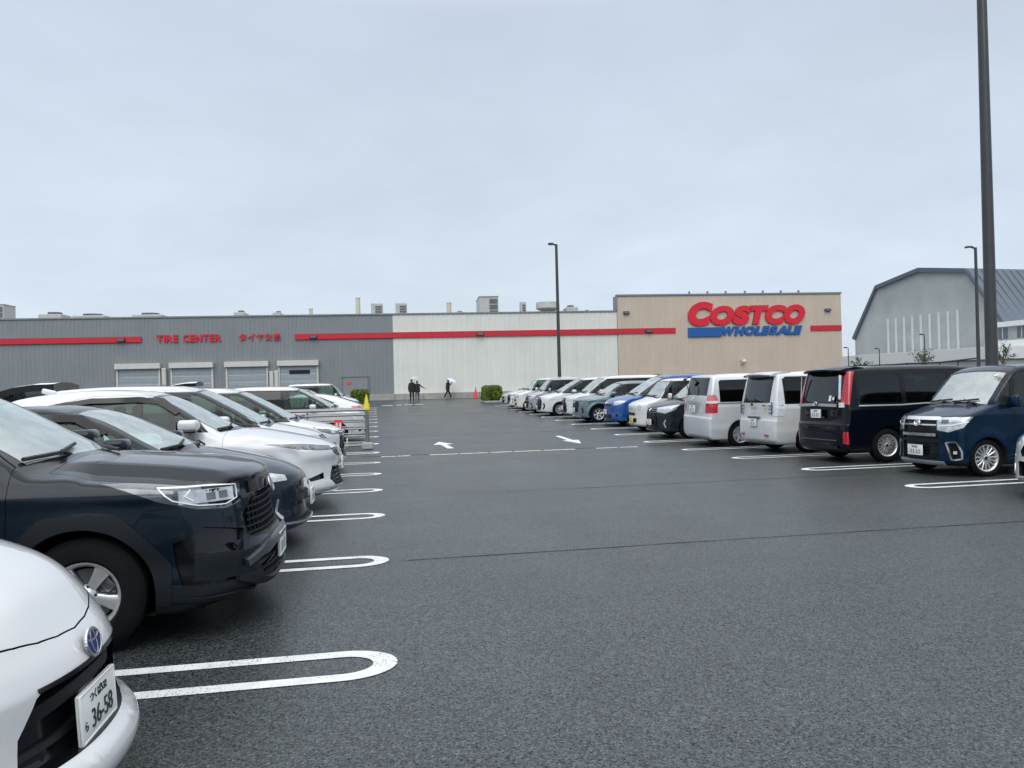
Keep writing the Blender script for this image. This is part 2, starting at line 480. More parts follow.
    def cabin(s, xd, zd, rows, zs=.78, ztop=1.3):
        """dashboard, wheel and seats"""
        hw = s.W/2-.16
        s.solid('dashboard', lambda bm: box(bm, (xd, 0, zd-.14), (.5, hw*2, .3), .07), 'liner')
        def st(bm):
            n = 20
            for i in range(n):
                a, b = 2*math.pi*i/n, 2*math.pi*(i+1)/n
                p = [(xd+.36-.18*math.sin(q)*.4, .37+.18*math.cos(q), zd-.02+.18*math.sin(q)) for q in (a, b)]
                cyl(bm, p[0], p[1], .014, n=6)
            cyl(bm, (xd+.2, .37, zd-.08), (xd+.36, .37, zd-.02), .03, n=8)
        s.solid('steering_wheel', st, 'gap')
        for xr in rows:
            for sg in (1, -1):
                def seat(bm, sg=sg, xr=xr):
                    box(bm, (xr, sg*.37, zs-.22), (.52, .48, .18), .05)
                    box(bm, (xr+.30, sg*.37, zs+.12), (.13, .46, .62), .05, (R(12), 'Y'))
                    box(bm, (xr+.37, sg*.37, ztop-.06), (.09, .26, .18), .035, (R(8), 'Y'))
                s.solid('seat', seat, 'seat')
    def mirrors(s, x, z, size=(.20, .22, .14), m='PAINT', y=None):
        yb = y or s.W/2-.04
        for sg in (1, -1):
            def mr(bm, sg=sg):
                vs = box(bm, (x, sg*(yb+.12), z+.05), size, .045, mi=0, seg=3)
                box(bm, (x+size[0]*.38, sg*(yb+.12), z+.05), (size[0]*.3, size[1]*.86, size[2]*.8), .01, mi=1)
                box(bm, (x+.01, sg*(yb+.12), z-.025), (size[0]*.9, size[1]*.94, .03), .012, mi=1)
                box(bm, (x+.01, sg*(yb), z-.01), (.06, .14, .04), .015, mi=1)
            s.solid('side_mirror', mr, [m, 'gloss'])
    def wipers(s, x, z, dz=.04, n=2):
        hw = s.W/2
        for y0, y1 in ((hw*.78, hw*.08), (.0, -hw*.62))[:n]:
            A = s.onto([(0, y0, z-.015), (0, (y0+y1)/2, z+.0), (0, y1, z+dz)], (-1, 0, 0), .02)
            B = s.onto([(0, y1+.03, z-.03)], (-1, 0, 0), .025)
            def w(bm, A=A, B=B):
                for a, b in zip(A[:-1], A[1:]): cyl(bm, a, b, .013, n=6)
                cyl(bm, A[1]+np.array([-.01, 0, .01]), A[1]+np.array([-.02, -.25 if y1 < y0 else .25, -.045]), .012, n=6)
            s.solid('wiper', w, 'black')
    def wheels(s, kind='five', rim='satin', rr=.20):
        s.wheelspec = (kind, rim, rr)
    def plate(s, end, z, m='plate', text=None, rec=.0, tilt=0., w=.33, h=.165, y=0.):
        q = s.onto([(0 if end == 'front' else s.L, y, z)], (-1 if end == 'front' else 1, 0, 0))[0]
        sg = -1 if end == 'front' else 1
        x = q[0]+sg*(.022+rec)
        def pl(bm):
            box(bm, (0, 0, 0), (.012, w, h), .004, mi=0)
            # rolled rim
            for a, b in (((0, -w/2+.004, 0), (0, 0, h)), ((0, w/2-.004, 0), (0, 0, h))): box(bm, a, (.018, .008, h-.006), .003, mi=0)
            for zz in (-h/2+.004, h/2-.004): box(bm, (0, 0, zz), (.018, w-.006, .008), .003, mi=0)
            if text is None:        # worn-off digits: unreadable at this distance
                for i, yy in enumerate((-.10, -.045, .03, .085)): box(bm, (sg*.007, yy, -.025), (.004, .022, .07), mi=1)
                box(bm, (sg*.007, 0, .05), (.004, .13, .03), mi=1)
            if tilt: bmesh.ops.rotate(bm, matrix=Matrix.Rotation(tilt*sg, 3, 'Y'), verts=bm.verts[:])
            bmesh.ops.translate(bm, vec=(x, y, z), verts=bm.verts[:])
        k = s.solid('number_plate', pl, [m, 'inkp'], ang=30)
        if text:
            for body, size, px, pz, nm in text:
                me = text_mesh('plate_lettering', body, size, .0015)
                co = np.empty(len(me.vertices)*3); me.vertices.foreach_get('co', co); co = co.reshape(-1, 3)
                F = [list(p.vertices) for p in me.polygons]
                c = (co.max(0)+co.min(0))/2; co = co-c
                # text right is -y seen from the front
                V = np.stack([sg*(.0075+co[:, 2]), sg*(co[:, 0]+px), co[:, 1]+pz], 1)
                if tilt:
                    ct, st = math.cos(tilt*sg), math.sin(tilt*sg)
                    V = np.stack([V[:, 0]*ct+V[:, 2]*st, V[:, 1], -V[:, 0]*st+V[:, 2]*ct], 1)
                V = V+np.array([x, y, z])
                s.add('plate_lettering', V, F, 'ink', k, smooth=False)
                bpy.data.meshes.remove(me)
        return k
    def emblem(s, end, z, r=(.06, .042), kind='oval', m='chrome', blue=False, off=.012, tilt=1.):
        q = s.onto([(0 if end == 'front' else s.L, 0, z)], (-1 if end == 'front' else 1, 0, 0))[0]
        g = s.grad(q[None])[0]; sg = -1 if end == 'front' else 1
        q = q+g*off
        t = math.atan2(g[2], abs(g[0]))*tilt
        def em(bm):
            def ring(a, b, w, cz=0., cy=0., n=28, depth=.006):
                for i in range(n):
                    p = [(0, cy+a*math.cos(2*math.pi*k/n), cz+b*math.sin(2*math.pi*k/n)) for k in (i, i+1)]
                    cyl(bm, p[0], p[1], w, n=6)
            if kind == 'oval':
                ring(r[0], r[1], r[0]*.10)
                ring(r[0]*.36, r[1]*.88, r[0]*.09); ring(r[0]*.80, r[1]*.36, r[0]*.09, cz=r[1]*.50)
                vs = cyl(bm, (-.004, 0, 0), (.002, 0, 0), r[0]*.97, n=28, mi=1)
                bmesh.ops.scale(bm, vec=(1, 1, r[1]/r[0]), verts=vs)
            elif kind == 'ring':
                ring(r[0], r[1], r[0]*.12); ring(r[0]*.4, r[1]*.7, r[0]*.1)
            else:
                box(bm, (0, -r[0]*.55, 0), (.012, r[0]*.25, r[1]*2), .004); box(bm, (0, r[0]*.55, 0), (.012, r[0]*.25, r[1]*2), .004)
                box(bm, (0, 0, 0), (.012, r[0], r[1]*.4), .004)
                box(bm, (0, 0, r[1]*1.15), (.012, r[0]*2, r[1]*.2), .004); box(bm, (0, 0, -r[1]*1.15), (.012, r[0]*2, r[1]*.2), .004)
                box(bm, (0, -r[0]*1.05, 0), (.012, r[0]*.2, r[1]*2.3), .004); box(bm, (0, r[0]*1.05, 0), (.012, r[0]*.2, r[1]*2.3), .004)
            bmesh.ops.rotate(bm, matrix=Matrix.Rotation(-t*sg, 3, 'Y'), verts=bm.verts[:])
            bmesh.ops.translate(bm, vec=tuple(q), verts=bm.verts[:])
        s.solid('emblem', em, [m, 'embl' if blue else 'gloss'])
    # ---- to meshes
    def finish(s):
        bm = s.bm; bm.verts.index_update()
        V = np.array([tuple(v.co) for v in bm.verts]); F = [[v.index for v in f.verts] for f in bm.faces]
        used = np.zeros(len(V), bool)
        for f in F:
            for i in f: used[i] = True
        remap = -np.ones(len(V), int); remap[used] = np.arange(used.sum()); V = V[used]
        F = [[int(remap[i]) for i in f] for f in F]
        bm.free(); s.bm = None
        N = s.grad(V); n = len(V)
        keepL = V[:, 2] > s.gc+.03
        VL = V-N*.028
        FL = [[i+n for i in reversed(f)] for f in F if all(keepL[i] for i in f)]
        ev, ef, em, _ = s.extra
        mats = ['PAINT', 'liner', 'gap', 'well', 'black', 'clad', 'gloss']
        k = 2*n
        VV = np.vstack([V, VL]+([np.array([tuple(v) for v in ev])] if ev else []))
        FF = F+FL+[[i+k for i in f] for f in ef]
        mi = [0]*len(F)+[1]*len(FL)+[mats.index(m) for m in em]
        NE = np.zeros((len(ev), 3)); 
        for f in ef:
            a, b, c = (np.array(ev[i]) for i in f[:3]); q = np.cross(b-a, c-a); l = np.linalg.norm(q)
            for i in f: NE[i] += q/l if l > 1e-12 else np.array([0, 0, 1.])
        NE /= np.maximum(np.linalg.norm(NE, axis=1, keepdims=True), 1e-9)
        NN = np.vstack([N, -N]+([NE] if len(ev) else []))
        s.parts.insert(0, dict(name='body', V=VV, F=FF, mats=mats, parent=None, N=NN, smooth=True, mi=mi, ang=None, label=None))
        for p in s.parts[1:]:
            if p['parent'] is not None: p['parent'] += 1
        for p in s.parts:
            Q = p['V'].copy(); Q[:, 0] = s.L/2-Q[:, 0]; Q[:, 1] = -Q[:, 1]
            NN = None
            if p['N'] is not None: NN = np.array(p['N']); NN = NN*np.array([-1, -1, 1])
            me = mesh_obj(p['name'], Q, p['F'], [M[m] for m in p['mats']], mi=p['mi'], smooth=p['smooth'], normals=NN, link=False)
            if p['ang']: me.set_sharp_from_angle(angle=R(p['ang']))
            p['me'] = me; p['slots'] = p['mats']
        s.wm = wheel_meshes(s.wr, s.tw, *s.wheelspec)
        return s
def wheel_meshes(r, w, kind, rimm, rr):
    """tyre, rim and brake; the outer face looks to +y, axle along y"""
    bm = bmesh.new(); h = w/2
    pr = [(rr-.012, h*.62), (rr+.004, h*.80), (rr+.02, h*.96), (rr+(r-rr)*.55, h*1.02), (r-.03, h*.93), (r-.008, h*.78)]
    for y in (.62, .36, .1): pr += [(r, h*(y+.10)), (r, h*(y+.02)), (r-.008, h*(y+.01)), (r-.008, h*(y-.09))]
    pr += [(r, -h*.5), (r-.008, -h*.78), (r-.03, -h*.93), (rr, -h*.8)]
    lathe(bm, pr, 48); tyre = bm_mesh('tyre', bm, M['rubber'], 35)
    bm = bmesh.new()
    lathe(bm, [(rr-.022, h*.60), (rr-.016, h*.70), (rr-.004, h*.80), (rr+.003, h*.80), (rr+.003, h*.70), (rr-.005, h*.55), (rr-.03, h*.2), (rr-.04, -h*.7)], 48)
    lathe(bm, [(.030, h*.60), (.036, h*.56), (.06, h*.50), (.065, h*.3)], 24)
    lathe(bm, [(.001, h*.63), (.024, h*.63), (.031, h*.59)], 20, mi=1)
    def spoke(a, w0, w1, y0=.52, y1=.68, th=.03, r0=.045, skew=0.):
        vs = []
        for rad, ww, yy in ((r0, w0, y0), ((r0+rr)*.5, (w0+w1)*.46, (y0+y1)*.54), (rr-.015, w1, y1)):
            vs.append([bm.verts.new((rad*math.cos(a+skew*rad)-q*ww/2*math.sin(a+skew*rad), h*yy-t, rad*math.sin(a+skew*rad)+q*ww/2*math.cos(a+skew*rad))) for q, t in ((-1, .006), (-.55, 0), (.55, 0), (1, .006), (1, th), (-1, th))])
        for A, B in zip(vs[:-1], vs[1:]):
            for i in range(6): bm.faces.new((A[i], A[(i+1) % 6], B[(i+1) % 6], B[i]))
    if kind == 'five':
        for i in range(5): spoke(R(72*i+20), .05, .095)
    elif kind == 'ten':
        for i in range(5):
            spoke(R(72*i-11), .03, .026, skew=-.3); spoke(R(72*i+11), .03, .026, skew=.3)
            spoke(R(72*i+36), .026, .024)
    elif kind == 'multi':
        for i in range(10): spoke(R(36*i-5), .02, .018, skew=-.4); spoke(R(36*i+5), .02, .018, skew=.4)
    elif kind == 'cap':
        lathe(bm, [(.05, h*.58), (rr*.45, h*.66), (rr*.62, h*.68)], 40)
        lathe(bm, [(rr*.86, h*.72), (rr-.004, h*.76)], 40)
        for i in range(8): spoke(R(45*i), rr*.34, rr*.42, .67, .73, .012, rr*.60)
        for i in range(6): spoke(R(60*i+10), .02, .035, .64, .70, .02, .03)
    elif kind == 'six':
        for i in range(6): spoke(R(60*i), .045, .07)
    for i in range(5): cyl(bm, (.055*math.cos(R(72*i)), h*.44, .055*math.sin(R(72*i))), (.055*math.cos(R(72*i)), h*.54, .055*math.sin(R(72*i))), .009, n=6, mi=1)
    rim = bm_mesh('rim', bm, [M[rimm], M['black']], 35)
    bm = bmesh.new()
    lathe(bm, [(.03, h*.20), (rr*.78, h*.20), (rr*.78, h*.06), (.03, h*.06)], 32)
    box(bm, (-rr*.62, h*.16, 0), (rr*.36, h*.5, rr*.75), .02)
    lathe(bm, [(.001, -h*.1), (rr-.03, -h*.1)], 24, mi=1)
    disc = bm_mesh('wheel', bm, [M['disc'], M['well']], 35)
    return disc, tyre, rim
def place_car(car, name, x, y, facing, pm, label, cat='car', group=None, yaw=0., override=None):
    """facing +1: nose to +X; x is the world X of the outermost end that faces the lane"""
    # outer end is the nose when facing points at the lane
    rz = (0 if facing > 0 else math.pi)+R(yaw)
    return put_car(car, name, (x, y, gz(y)), rz, pm, label, cat, group, override, roll=slope(y) if facing > 0 else -slope(y))
def put_car(car, name, loc, rz, pm, label, cat='car', group=None, override=None, roll=0.):
    root = empty(name, loc, (0, 0, rz), label, cat, group)
    root.rotation_euler = (Matrix.Rotation(rz, 3, 'Z') @ Matrix.Rotation(roll, 3, 'X')).to_euler()
    objs = []
    for p in car.parts:
        o = bpy.data.objects.new(p['name'], p['me']); COL.objects.link(o); objs.append(o)
    for p, o in zip(car.parts, objs):
        o.parent = objs[p['parent']] if p['parent'] is not None else root
        if p['label']: o['label'] = p['label']
        for i, sl in enumerate(p['slots']):
            mm = pm if sl == 'PAINT' else (override or {}).get(sl)
            if mm is not None:
                o.material_slots[i].link = 'OBJECT'; o.material_slots[i].material = mm
    disc, tyre, rim = car.wm
    for xc in (car.fo, car.fo+car.wb):
        for sg in (1, -1):
            d = bpy.data.objects.new('wheel', disc); COL.objects.link(d); d.parent = root
            d.location = (car.L/2-xc, sg*(car.W/2-.025-car.tw/2), car.wr)
            d.rotation_euler = (0, rnd.uniform(0, 1.2) if xc == car.fo else rnd.uniform(0, 1.2), 0 if sg > 0 else math.pi)
            for nm, me in (('tyre', tyre), ('rim', rim)):
                o = bpy.data.objects.new(nm, me); COL.objects.link(o); o.parent = d
    return root
# ------------------------------------------------------------------ car types
def glazing(c, wins, doors, ws, rw=None, dlo=None, dlom='gloss', rwm='wtint', wsur=.03):
    """cut windshield, side and rear glass, then the doors that carry the side windows"""
    wi = {}
    (wb, zb), zc, (wt, zt), zk = (ws[4][0], ws[4][1]), ws[2][1], (ws[5][0], ws[5][1]), ws[6][1]
    zk = min(zk, zt+.035)
    q = np.linspace(-1, 1, 9)
    ws = [(wb*t, zc+(zb-zc)*t*t) for t in q]+[(-wt*t, zk+(zt-zk)*abs(t)**2.5) for t in q]
    c.cut('windshield', ws, 'front', 'ws', inset=.004, lip=.012, both=False)
    big = [((wb+wsur)*t, zc-wsur+(zb-zc)*t*t) for t in q]+[(-(wt+wsur)*t, zk+wsur*.55+(zt-zk)*abs(t)**2.5) for t in q]
    c.cut('windshield_surround', big, 'front', 'gloss', inset=.001, lip=0, both=False)
    if rw:
        c.cut('rear_window', rw, 'rear', rwm, inset=.004, lip=.015, both=False)
    for nm, pts, m, dn in wins:
        wi.setdefault(dn, []).append(c.cut('side_window' if dn else 'quarter_window', pts, 'side', m, inset=.005, lip=.015))
    if dlo: c.cut('window_trim', dlo, 'side', dlom, inset=.001, lip=0)
    for nm, pts, hd in doors:
        d = c.cut(nm, pts, 'side', 'PAINT', gap=.0035, lip=.02)
        for w in wi.get(nm, []):
            for k in (0, 1):
                if w[k] is not None and d[k] is not None: c.parts[w[k]]['parent'] = d[k]
        if hd:
            x, z, l = hd
            c.strip('door_handle', [(x-l/2, c.W/2, z), (x, c.W/2, z+.006), (x+l/2, c.W/2, z)], .028, (0, 1, 0), 'PAINT', .035, .03, parent=d)

def hexbars(c, y0, y1, z0, z1, rows, m='gloss', end='front', w=.012):
    x0 = 0 if end == 'front' else c.L; d = (-1 if end == 'front' else 1, 0, 0)
    for i in range(rows):
        z = z0+(z1-z0)*(i+.5)/rows
        c.strip('grille_bar', [(x0, y0, z), (x0, (y0+y1)/2, z), (x0, y1, z)], w, d, m, -.006, .012, both=False)

def suv():
    c = Car(4.6, 1.855, 1.70, .985, 2.69, .337,
            top=[(0, .97), (.12, 1.0), (.5, 1.06), (1.05, 1.115), (1.22, 1.135), (1.45, 1.25), (2.0, 1.545), (2.3, 1.655), (2.7, 1.69), (3.4, 1.68), (4.1, 1.63), (4.4, 1.56), (4.6, 1.4)],
            front=[(.2, .16), (.26, .03), (.31, .0), (.42, .012), (.50, .0), (.56, .03), (.64, .05), (.82, .08), (.90, .10), (.955, .10), (1.0, .16), (1.05, .4), (1.3, 1.3)],
            rear=[(.2, .12), (.3, .03), (.5, .0), (.8, .02), (1.0, .05), (1.1, .12), (1.5, .42), (1.65, .62)],
            inset=[(.2, .07), (.32, .03), (.5, .015), (.75, .0), (.9, .008), (1.0, .03), (1.08, .075), (1.2, .12), (1.5, .21), (1.62, .25), (1.72, .32)],
            pf=.36, pn=2.6, pr=.14, crown=[(0, .05), (1.0, .05), (1.3, .14), (2.1, .12), (2.5, .045), (4.6, .05)], bev=.07, bevx=1.1,
            kt=.028, kf=.045, lines=[(.90, .95, .012, .05), (.50, .50, -.012, .10)], flare=.012, tw=.225, nx=120, ny=44, nz=46)
    c.arches(.40, clad=.09, angular=True)
    glazing(c, [('fw', [(1.50, 1.115), (2.28, 1.12), (2.28, 1.555), (2.14, 1.53), (1.75, 1.31)], 'wside', 'front_door'),
                ('rw', [(2.37, 1.12), (3.22, 1.13), (3.30, 1.50), (2.95, 1.575), (2.37, 1.565)], 'wtint', 'rear_door'),
                ('q', [(3.32, 1.16), (3.85, 1.27), (3.75, 1.43), (3.38, 1.49)], 'wtint', None)],
            [('front_door', [(1.38, .42), (2.31, .42), (2.33, 1.60), (2.12, 1.58), (1.72, 1.34), (1.36, 1.09)], (2.18, .93, .2)),
             ('rear_door', [(2.34, .42), (2.95, .42), (3.22, .80), (3.30, 1.1), (3.33, 1.53), (2.9, 1.61), (2.36, 1.61)], (3.12, .96, .2))],
            [(-.72, 1.10), (-.40, 1.125), (0, 1.135), (.40, 1.125), (.72, 1.10), (.57, 1.58), (0, 1.635), (-.57, 1.58)],
            [(-.56, 1.08), (.56, 1.08), (.50, 1.52), (-.50, 1.52)], dlo=[(1.42, 1.09), (3.3, 1.10), (3.92, 1.25), (3.72, 1.47), (2.95, 1.61), (2.12, 1.58), (1.75, 1.35)])
    # bonnet as a panel with its own shut line
    c.cut('bonnet', [(.12, -.48), (.09, 0), (.12, .48), (.17, .66), (.30, .775), (.9, .80), (1.20, .75), (1.17, .4), (1.15, 0), (1.17, -.4), (1.20, -.75), (.9, -.80), (.30, -.775), (.17, -.66)], 'top', 'PAINT', gap=.004, lip=.03, both=False, thr=.25)
    # headlights
    hl = c.cut('headlight', [(.86, .91, .985), (.50, .85, .97), (.13, .56, .935), (.145, .54, .81), (.24, .66, .785), (.40, .80, .805), (.60, .88, .865)], 48, 'lensd', inset=.006, lip=.03, lipm='black')
    dq = (-.66, .75, 0)
    for ln, w in (([(.60, .87, .945), (.34, .76, .935), (.165, .585, .92), (.175, .58, .84), (.25, .665, .81), (.42, .80, .83), (.56, .86, .875), (.60, .87, .945)], .007),
                  ([(.44, .81, .925), (.48, .83, .89), (.43, .80, .855)], .007)):
        c.strip('light_guide', ln, w, dq, 'drl', .003, .008, parent=hl)
    c.patch('reflector_bowl', [[(.20+.32*t, .60+.235*t, z+.012*t) for t in (0, .25, .5, .75, 1.)] for z in (.832, .87, .91)], dq, 'lens', .0012, .006, parent=hl)
    for a, b in ((.235, .69), (.315, .745)):
        c.patch('projector', [[(a+u, b+u*.8, .872+v) for u in (-.024, 0, .024)] for v in (-.022, .0, .022)], dq, 'lensd', .006, .012, parent=hl)
    # grille, lower intake, bumper plastic
    gr = c.cut('grille', [(-.40, .84), (.40, .84), (.56, .72), (.52, .575), (-.52, .575), (-.56, .72)], 'front', 'gloss', inset=.05, lip=.06, both=False)
    for i in range(6):
        z = .60+.04*i
        c.strip('grille_bar', [(0, -.52+.01*i, z), (0, 0, z), (0, .52-.01*i, z)], .012, (-1, 0, 0), 'clad', -.012, .02, both=False)
    for i in range(-8, 9):
        c.strip('grille_bar', [(0, i*.06, .585), (0, i*.06*.9, .83)], .009, (-1, 0, 0), 'clad', -.016, .02, both=False, n=5)
    c.patch('grille_surround', [[(0, y, z) for y in np.linspace(-.44, .44, 11)] for z in (.845, .925)], (-1, 0, 0), 'gloss', .012, .03, both=False)
    c.strip('bumper_bar', [(0, y, .53-.10*abs(y/.62)**2.2) for y in np.linspace(-.62, .62, 13)], .05, (-1, 0, 0), 'dsilver', .03, .05, both=False)
    c.cut('lower_intake', [(-.50, .47), (.50, .47), (.42, .31), (-.42, .31)], 'front', 'gloss', inset=.05, lip=.06, both=False)
    for z in (.35, .40): c.strip('intake_bar', [(0, -.44, z), (0, .44, z)], .014, (-1, 0, 0), 'clad', -.015, .02, both=False)
    c.cut('fog_lamp_bezel', [(.13, .58, .64), (.36, .82, .70), (.50, .90, .62), (.46, .88, .37), (.18, .68, .345)], 40, 'gloss', inset=.03, lip=.04)
    c.patch('bumper_corner', [[(.15+.25*t, .63+.23*t, z+.03*t) for t in (0, .35, .7, 1.)] for z in (.36, .42, .48, .52)], (-.64, .77, 0), 'clad', -.004, .03)
    c.strip('lower_lip', [(.50, .89, .295), (.40, .85, .285), (.2, .70, .27), (.1, .52, .262)], .022, (-.64, .77, 0), 'clad', .018, .04)
    c.cut('lower_cladding', [(.0, .21), (.6, .21), (.6, .30), (.5, .38), (.0, .36)], 'side', 'clad', inset=-.006, lip=0)
    c.cut('lower_bumper', [(-.9, .2), (.9, .2), (.9, .30), (-.9, .30)], 'front', 'clad', inset=-.006, lip=0, both=False)
    c.cut('sill_cladding', [(1.2, .2), (3.35, .2), (3.35, .40), (1.2, .40)], 'side', 'clad', inset=-.008, lip=0)
    c.strip('skid_plate', [(0, y, .265+.05*abs(y/.7)**3) for y in np.linspace(-.70, .70, 13)], .03, (-1, 0, -.2), 'clad', .03, .04, both=False)
    c.emblem('front', .845, (.062, .05), blue=False, off=.035)
    c.plate('front', .45, rec=.0)
    c.cabin(1.75, 1.10, (2.3, 3.15), zs=.9, ztop=1.45)
    c.mirrors(1.62, 1.13); c.wipers(1.26, 1.13)
    c.cut('taillight', [(4.3, .80, 1.0), (4.52, .55, 1.0), (4.55, .5, .88), (4.3, .83, .86)], 125, 'red', inset=-.003, lip=0)
    for y in (.60,):
        c.strip('roof_rail', [(2.4, y, 1.66), (3.3, y, 1.66), (4.0, y, 1.6)], .04, (0, 0, 1), 'black', .05, .06)
    c.wheels('five', 'satin', .197)
    return c.finish()

def hatch(low=True):
    """small hatchback with a big black grille and a protruding chin"""
    c = Car(4.05, 1.72, 1.46, .82, 2.55, .30,
            top=[(0, .60), (.12, .685), (.25, .815), (.5, .935), (.9, 1.015), (1.1, 1.035), (1.3, 1.10), (1.95, 1.37), (2.35, 1.44), (2.9, 1.435), (3.5, 1.33), (3.85, 1.15), (4.05, .98)],
            front=[(.15, .05), (.2, -.015), (.25, -.03), (.29, -.02), (.33, .04), (.45, .055), (.56, .06), (.62, .085), (.68, .125), (.74, .17), (.82, .25), (.90, .42), (1.0, .85), (1.1, 1.4)],
            rear=[(.2, .1), (.35, .02), (.6, .0), (.85, .05), (1.0, .12), (1.2, .35), (1.4, .7)],
            inset=[(.15, .08), (.3, .03), (.5, .0), (.7, .005), (.85, .04), (.95, .08), (1.3, .2), (1.45, .28)],
            pf=.46, pn=2.3, pr=.16, crown=[(0, .10), (.8, .09), (1.3, .14), (2.1, .10), (2.6, .05), (4.05, .06)],
            kt=.10, kf=.05, lines=[(.66, .76, .010, .06)], flare=.02, tw=.185, nx=130, ny=56, nz=48, gc=.16)
    c.arches(.345)
    glazing(c, [('f', [(1.55, .95), (2.2, .955), (2.2, 1.32), (2.05, 1.31), (1.7, 1.12)], 'wside', 'front_door'),
                ('r', [(2.28, .955), (2.95, 1.0), (3.1, 1.17), (2.75, 1.31), (2.28, 1.325)], 'wtint', 'rear_door')],
            [('front_door', [(1.3, .34), (2.23, .34), (2.25, 1.36), (2.0, 1.34), (1.65, 1.14), (1.28, .92)], (2.1, .82, .19)),
             ('rear_door', [(2.26, .34), (2.8, .34), (3.05, .65), (3.14, 1.17), (2.75, 1.35), (2.28, 1.36)], (2.95, .86, .19))],
            [(-.66, 1.0), (-.35, 1.02), (0, 1.03), (.35, 1.02), (.66, 1.0), (.52, 1.345), (0, 1.395), (-.52, 1.345)],
            [(-.55, .95), (.55, .95), (.48, 1.25), (-.48, 1.25)], dlo=[(1.5, .93), (3.0, .97), (3.16, 1.18), (2.76, 1.34), (2.0, 1.34), (1.66, 1.15)])
    c.cut('bonnet', [(.19, -.31), (.16, -.22), (.14, -.12), (.13, 0), (.14, .12), (.16, .22), (.19, .31), (.235, .42), (.31, .52), (.44, .60), (.75, .69), (1.15, .70), (1.09, .35), (1.07, 0), (1.09, -.35), (1.15, -.70), (.75, -.69), (.44, -.60), (.31, -.52), (.235, -.42)], 'top', 'PAINT', gap=.004, lip=.03, both=False, thr=.2)
    hl = c.cut('headlight', [(.80, .80, .79), (.50, .68, .70), (.36, .56, .655), (.34, .53, .625), (.46, .66, .63), (.62, .76, .68)], 50, 'lensd', inset=.006, lip=.02)
    c.strip('light_guide', [(.72, .78, .76), (.5, .675, .69), (.37, .55, .645)], .014, (-.6, .8, 0), 'drl', .002, .006, parent=hl)
    c.cut('fog_lamp', [(.24, .60, .46), (.32, .67, .46), (.32, .67, .40), (.24, .60, .40)], 45, 'clear', inset=.01, lip=.02)
    c.cut('grille', [(-.34, .555), (-.30, .575), (-.1, .568), (.1, .568), (.30, .575), (.34, .555), (.41, .46), (.42, .36), (.38, .325), (-.38, .325), (-.42, .36), (-.41, .46)], 'front', 'gloss', inset=.07, lip=.08, lipm='gloss', both=False)
    c.strip('grille_bar', [(0, y, .485+.028*(1-abs(y/.44)**2)) for y in np.linspace(-.44, .44, 15)], .045, (-1, 0, 0), 'clad', -.025, .03, both=False)
    c.strip('grille_bar', [(0, -.46, .385), (0, .46, .385)], .02, (-1, 0, 0), 'black', -.05, .02, both=False)
    c.strip('grille_edge', [(0, -.33, .572), (0, 0, .572), (0, .33, .572)], .014, (-1, 0, 0), 'gloss', .004, .01, both=False)
    c.emblem('front', .612, (.060, .046), blue=True, off=.014, tilt=.45)
    return c
def white_hatch():
    c = hatch()
    c.plate('front', .405, text=[('つくば532', .036, 0, .047, 't'), ('ら', .036, -.125, -.03, 'h'), ('36-58', .088, .025, -.025, 'n')], rec=-.03, tilt=-.06)
    c.cabin(1.6, .95, (2.1, 2.85), zs=.7, ztop=1.2)
    c.mirrors(1.6, .98); c.wipers(1.12, 1.02)
    c.cut('taillight', [(3.75, .75, .92), (4.0, .5, .9), (4.02, .5, .75), (3.75, .8, .75)], 125, 'red', inset=-.003, lip=0)
    c.wheels('ten', 'satin', .19)
    return c.finish()

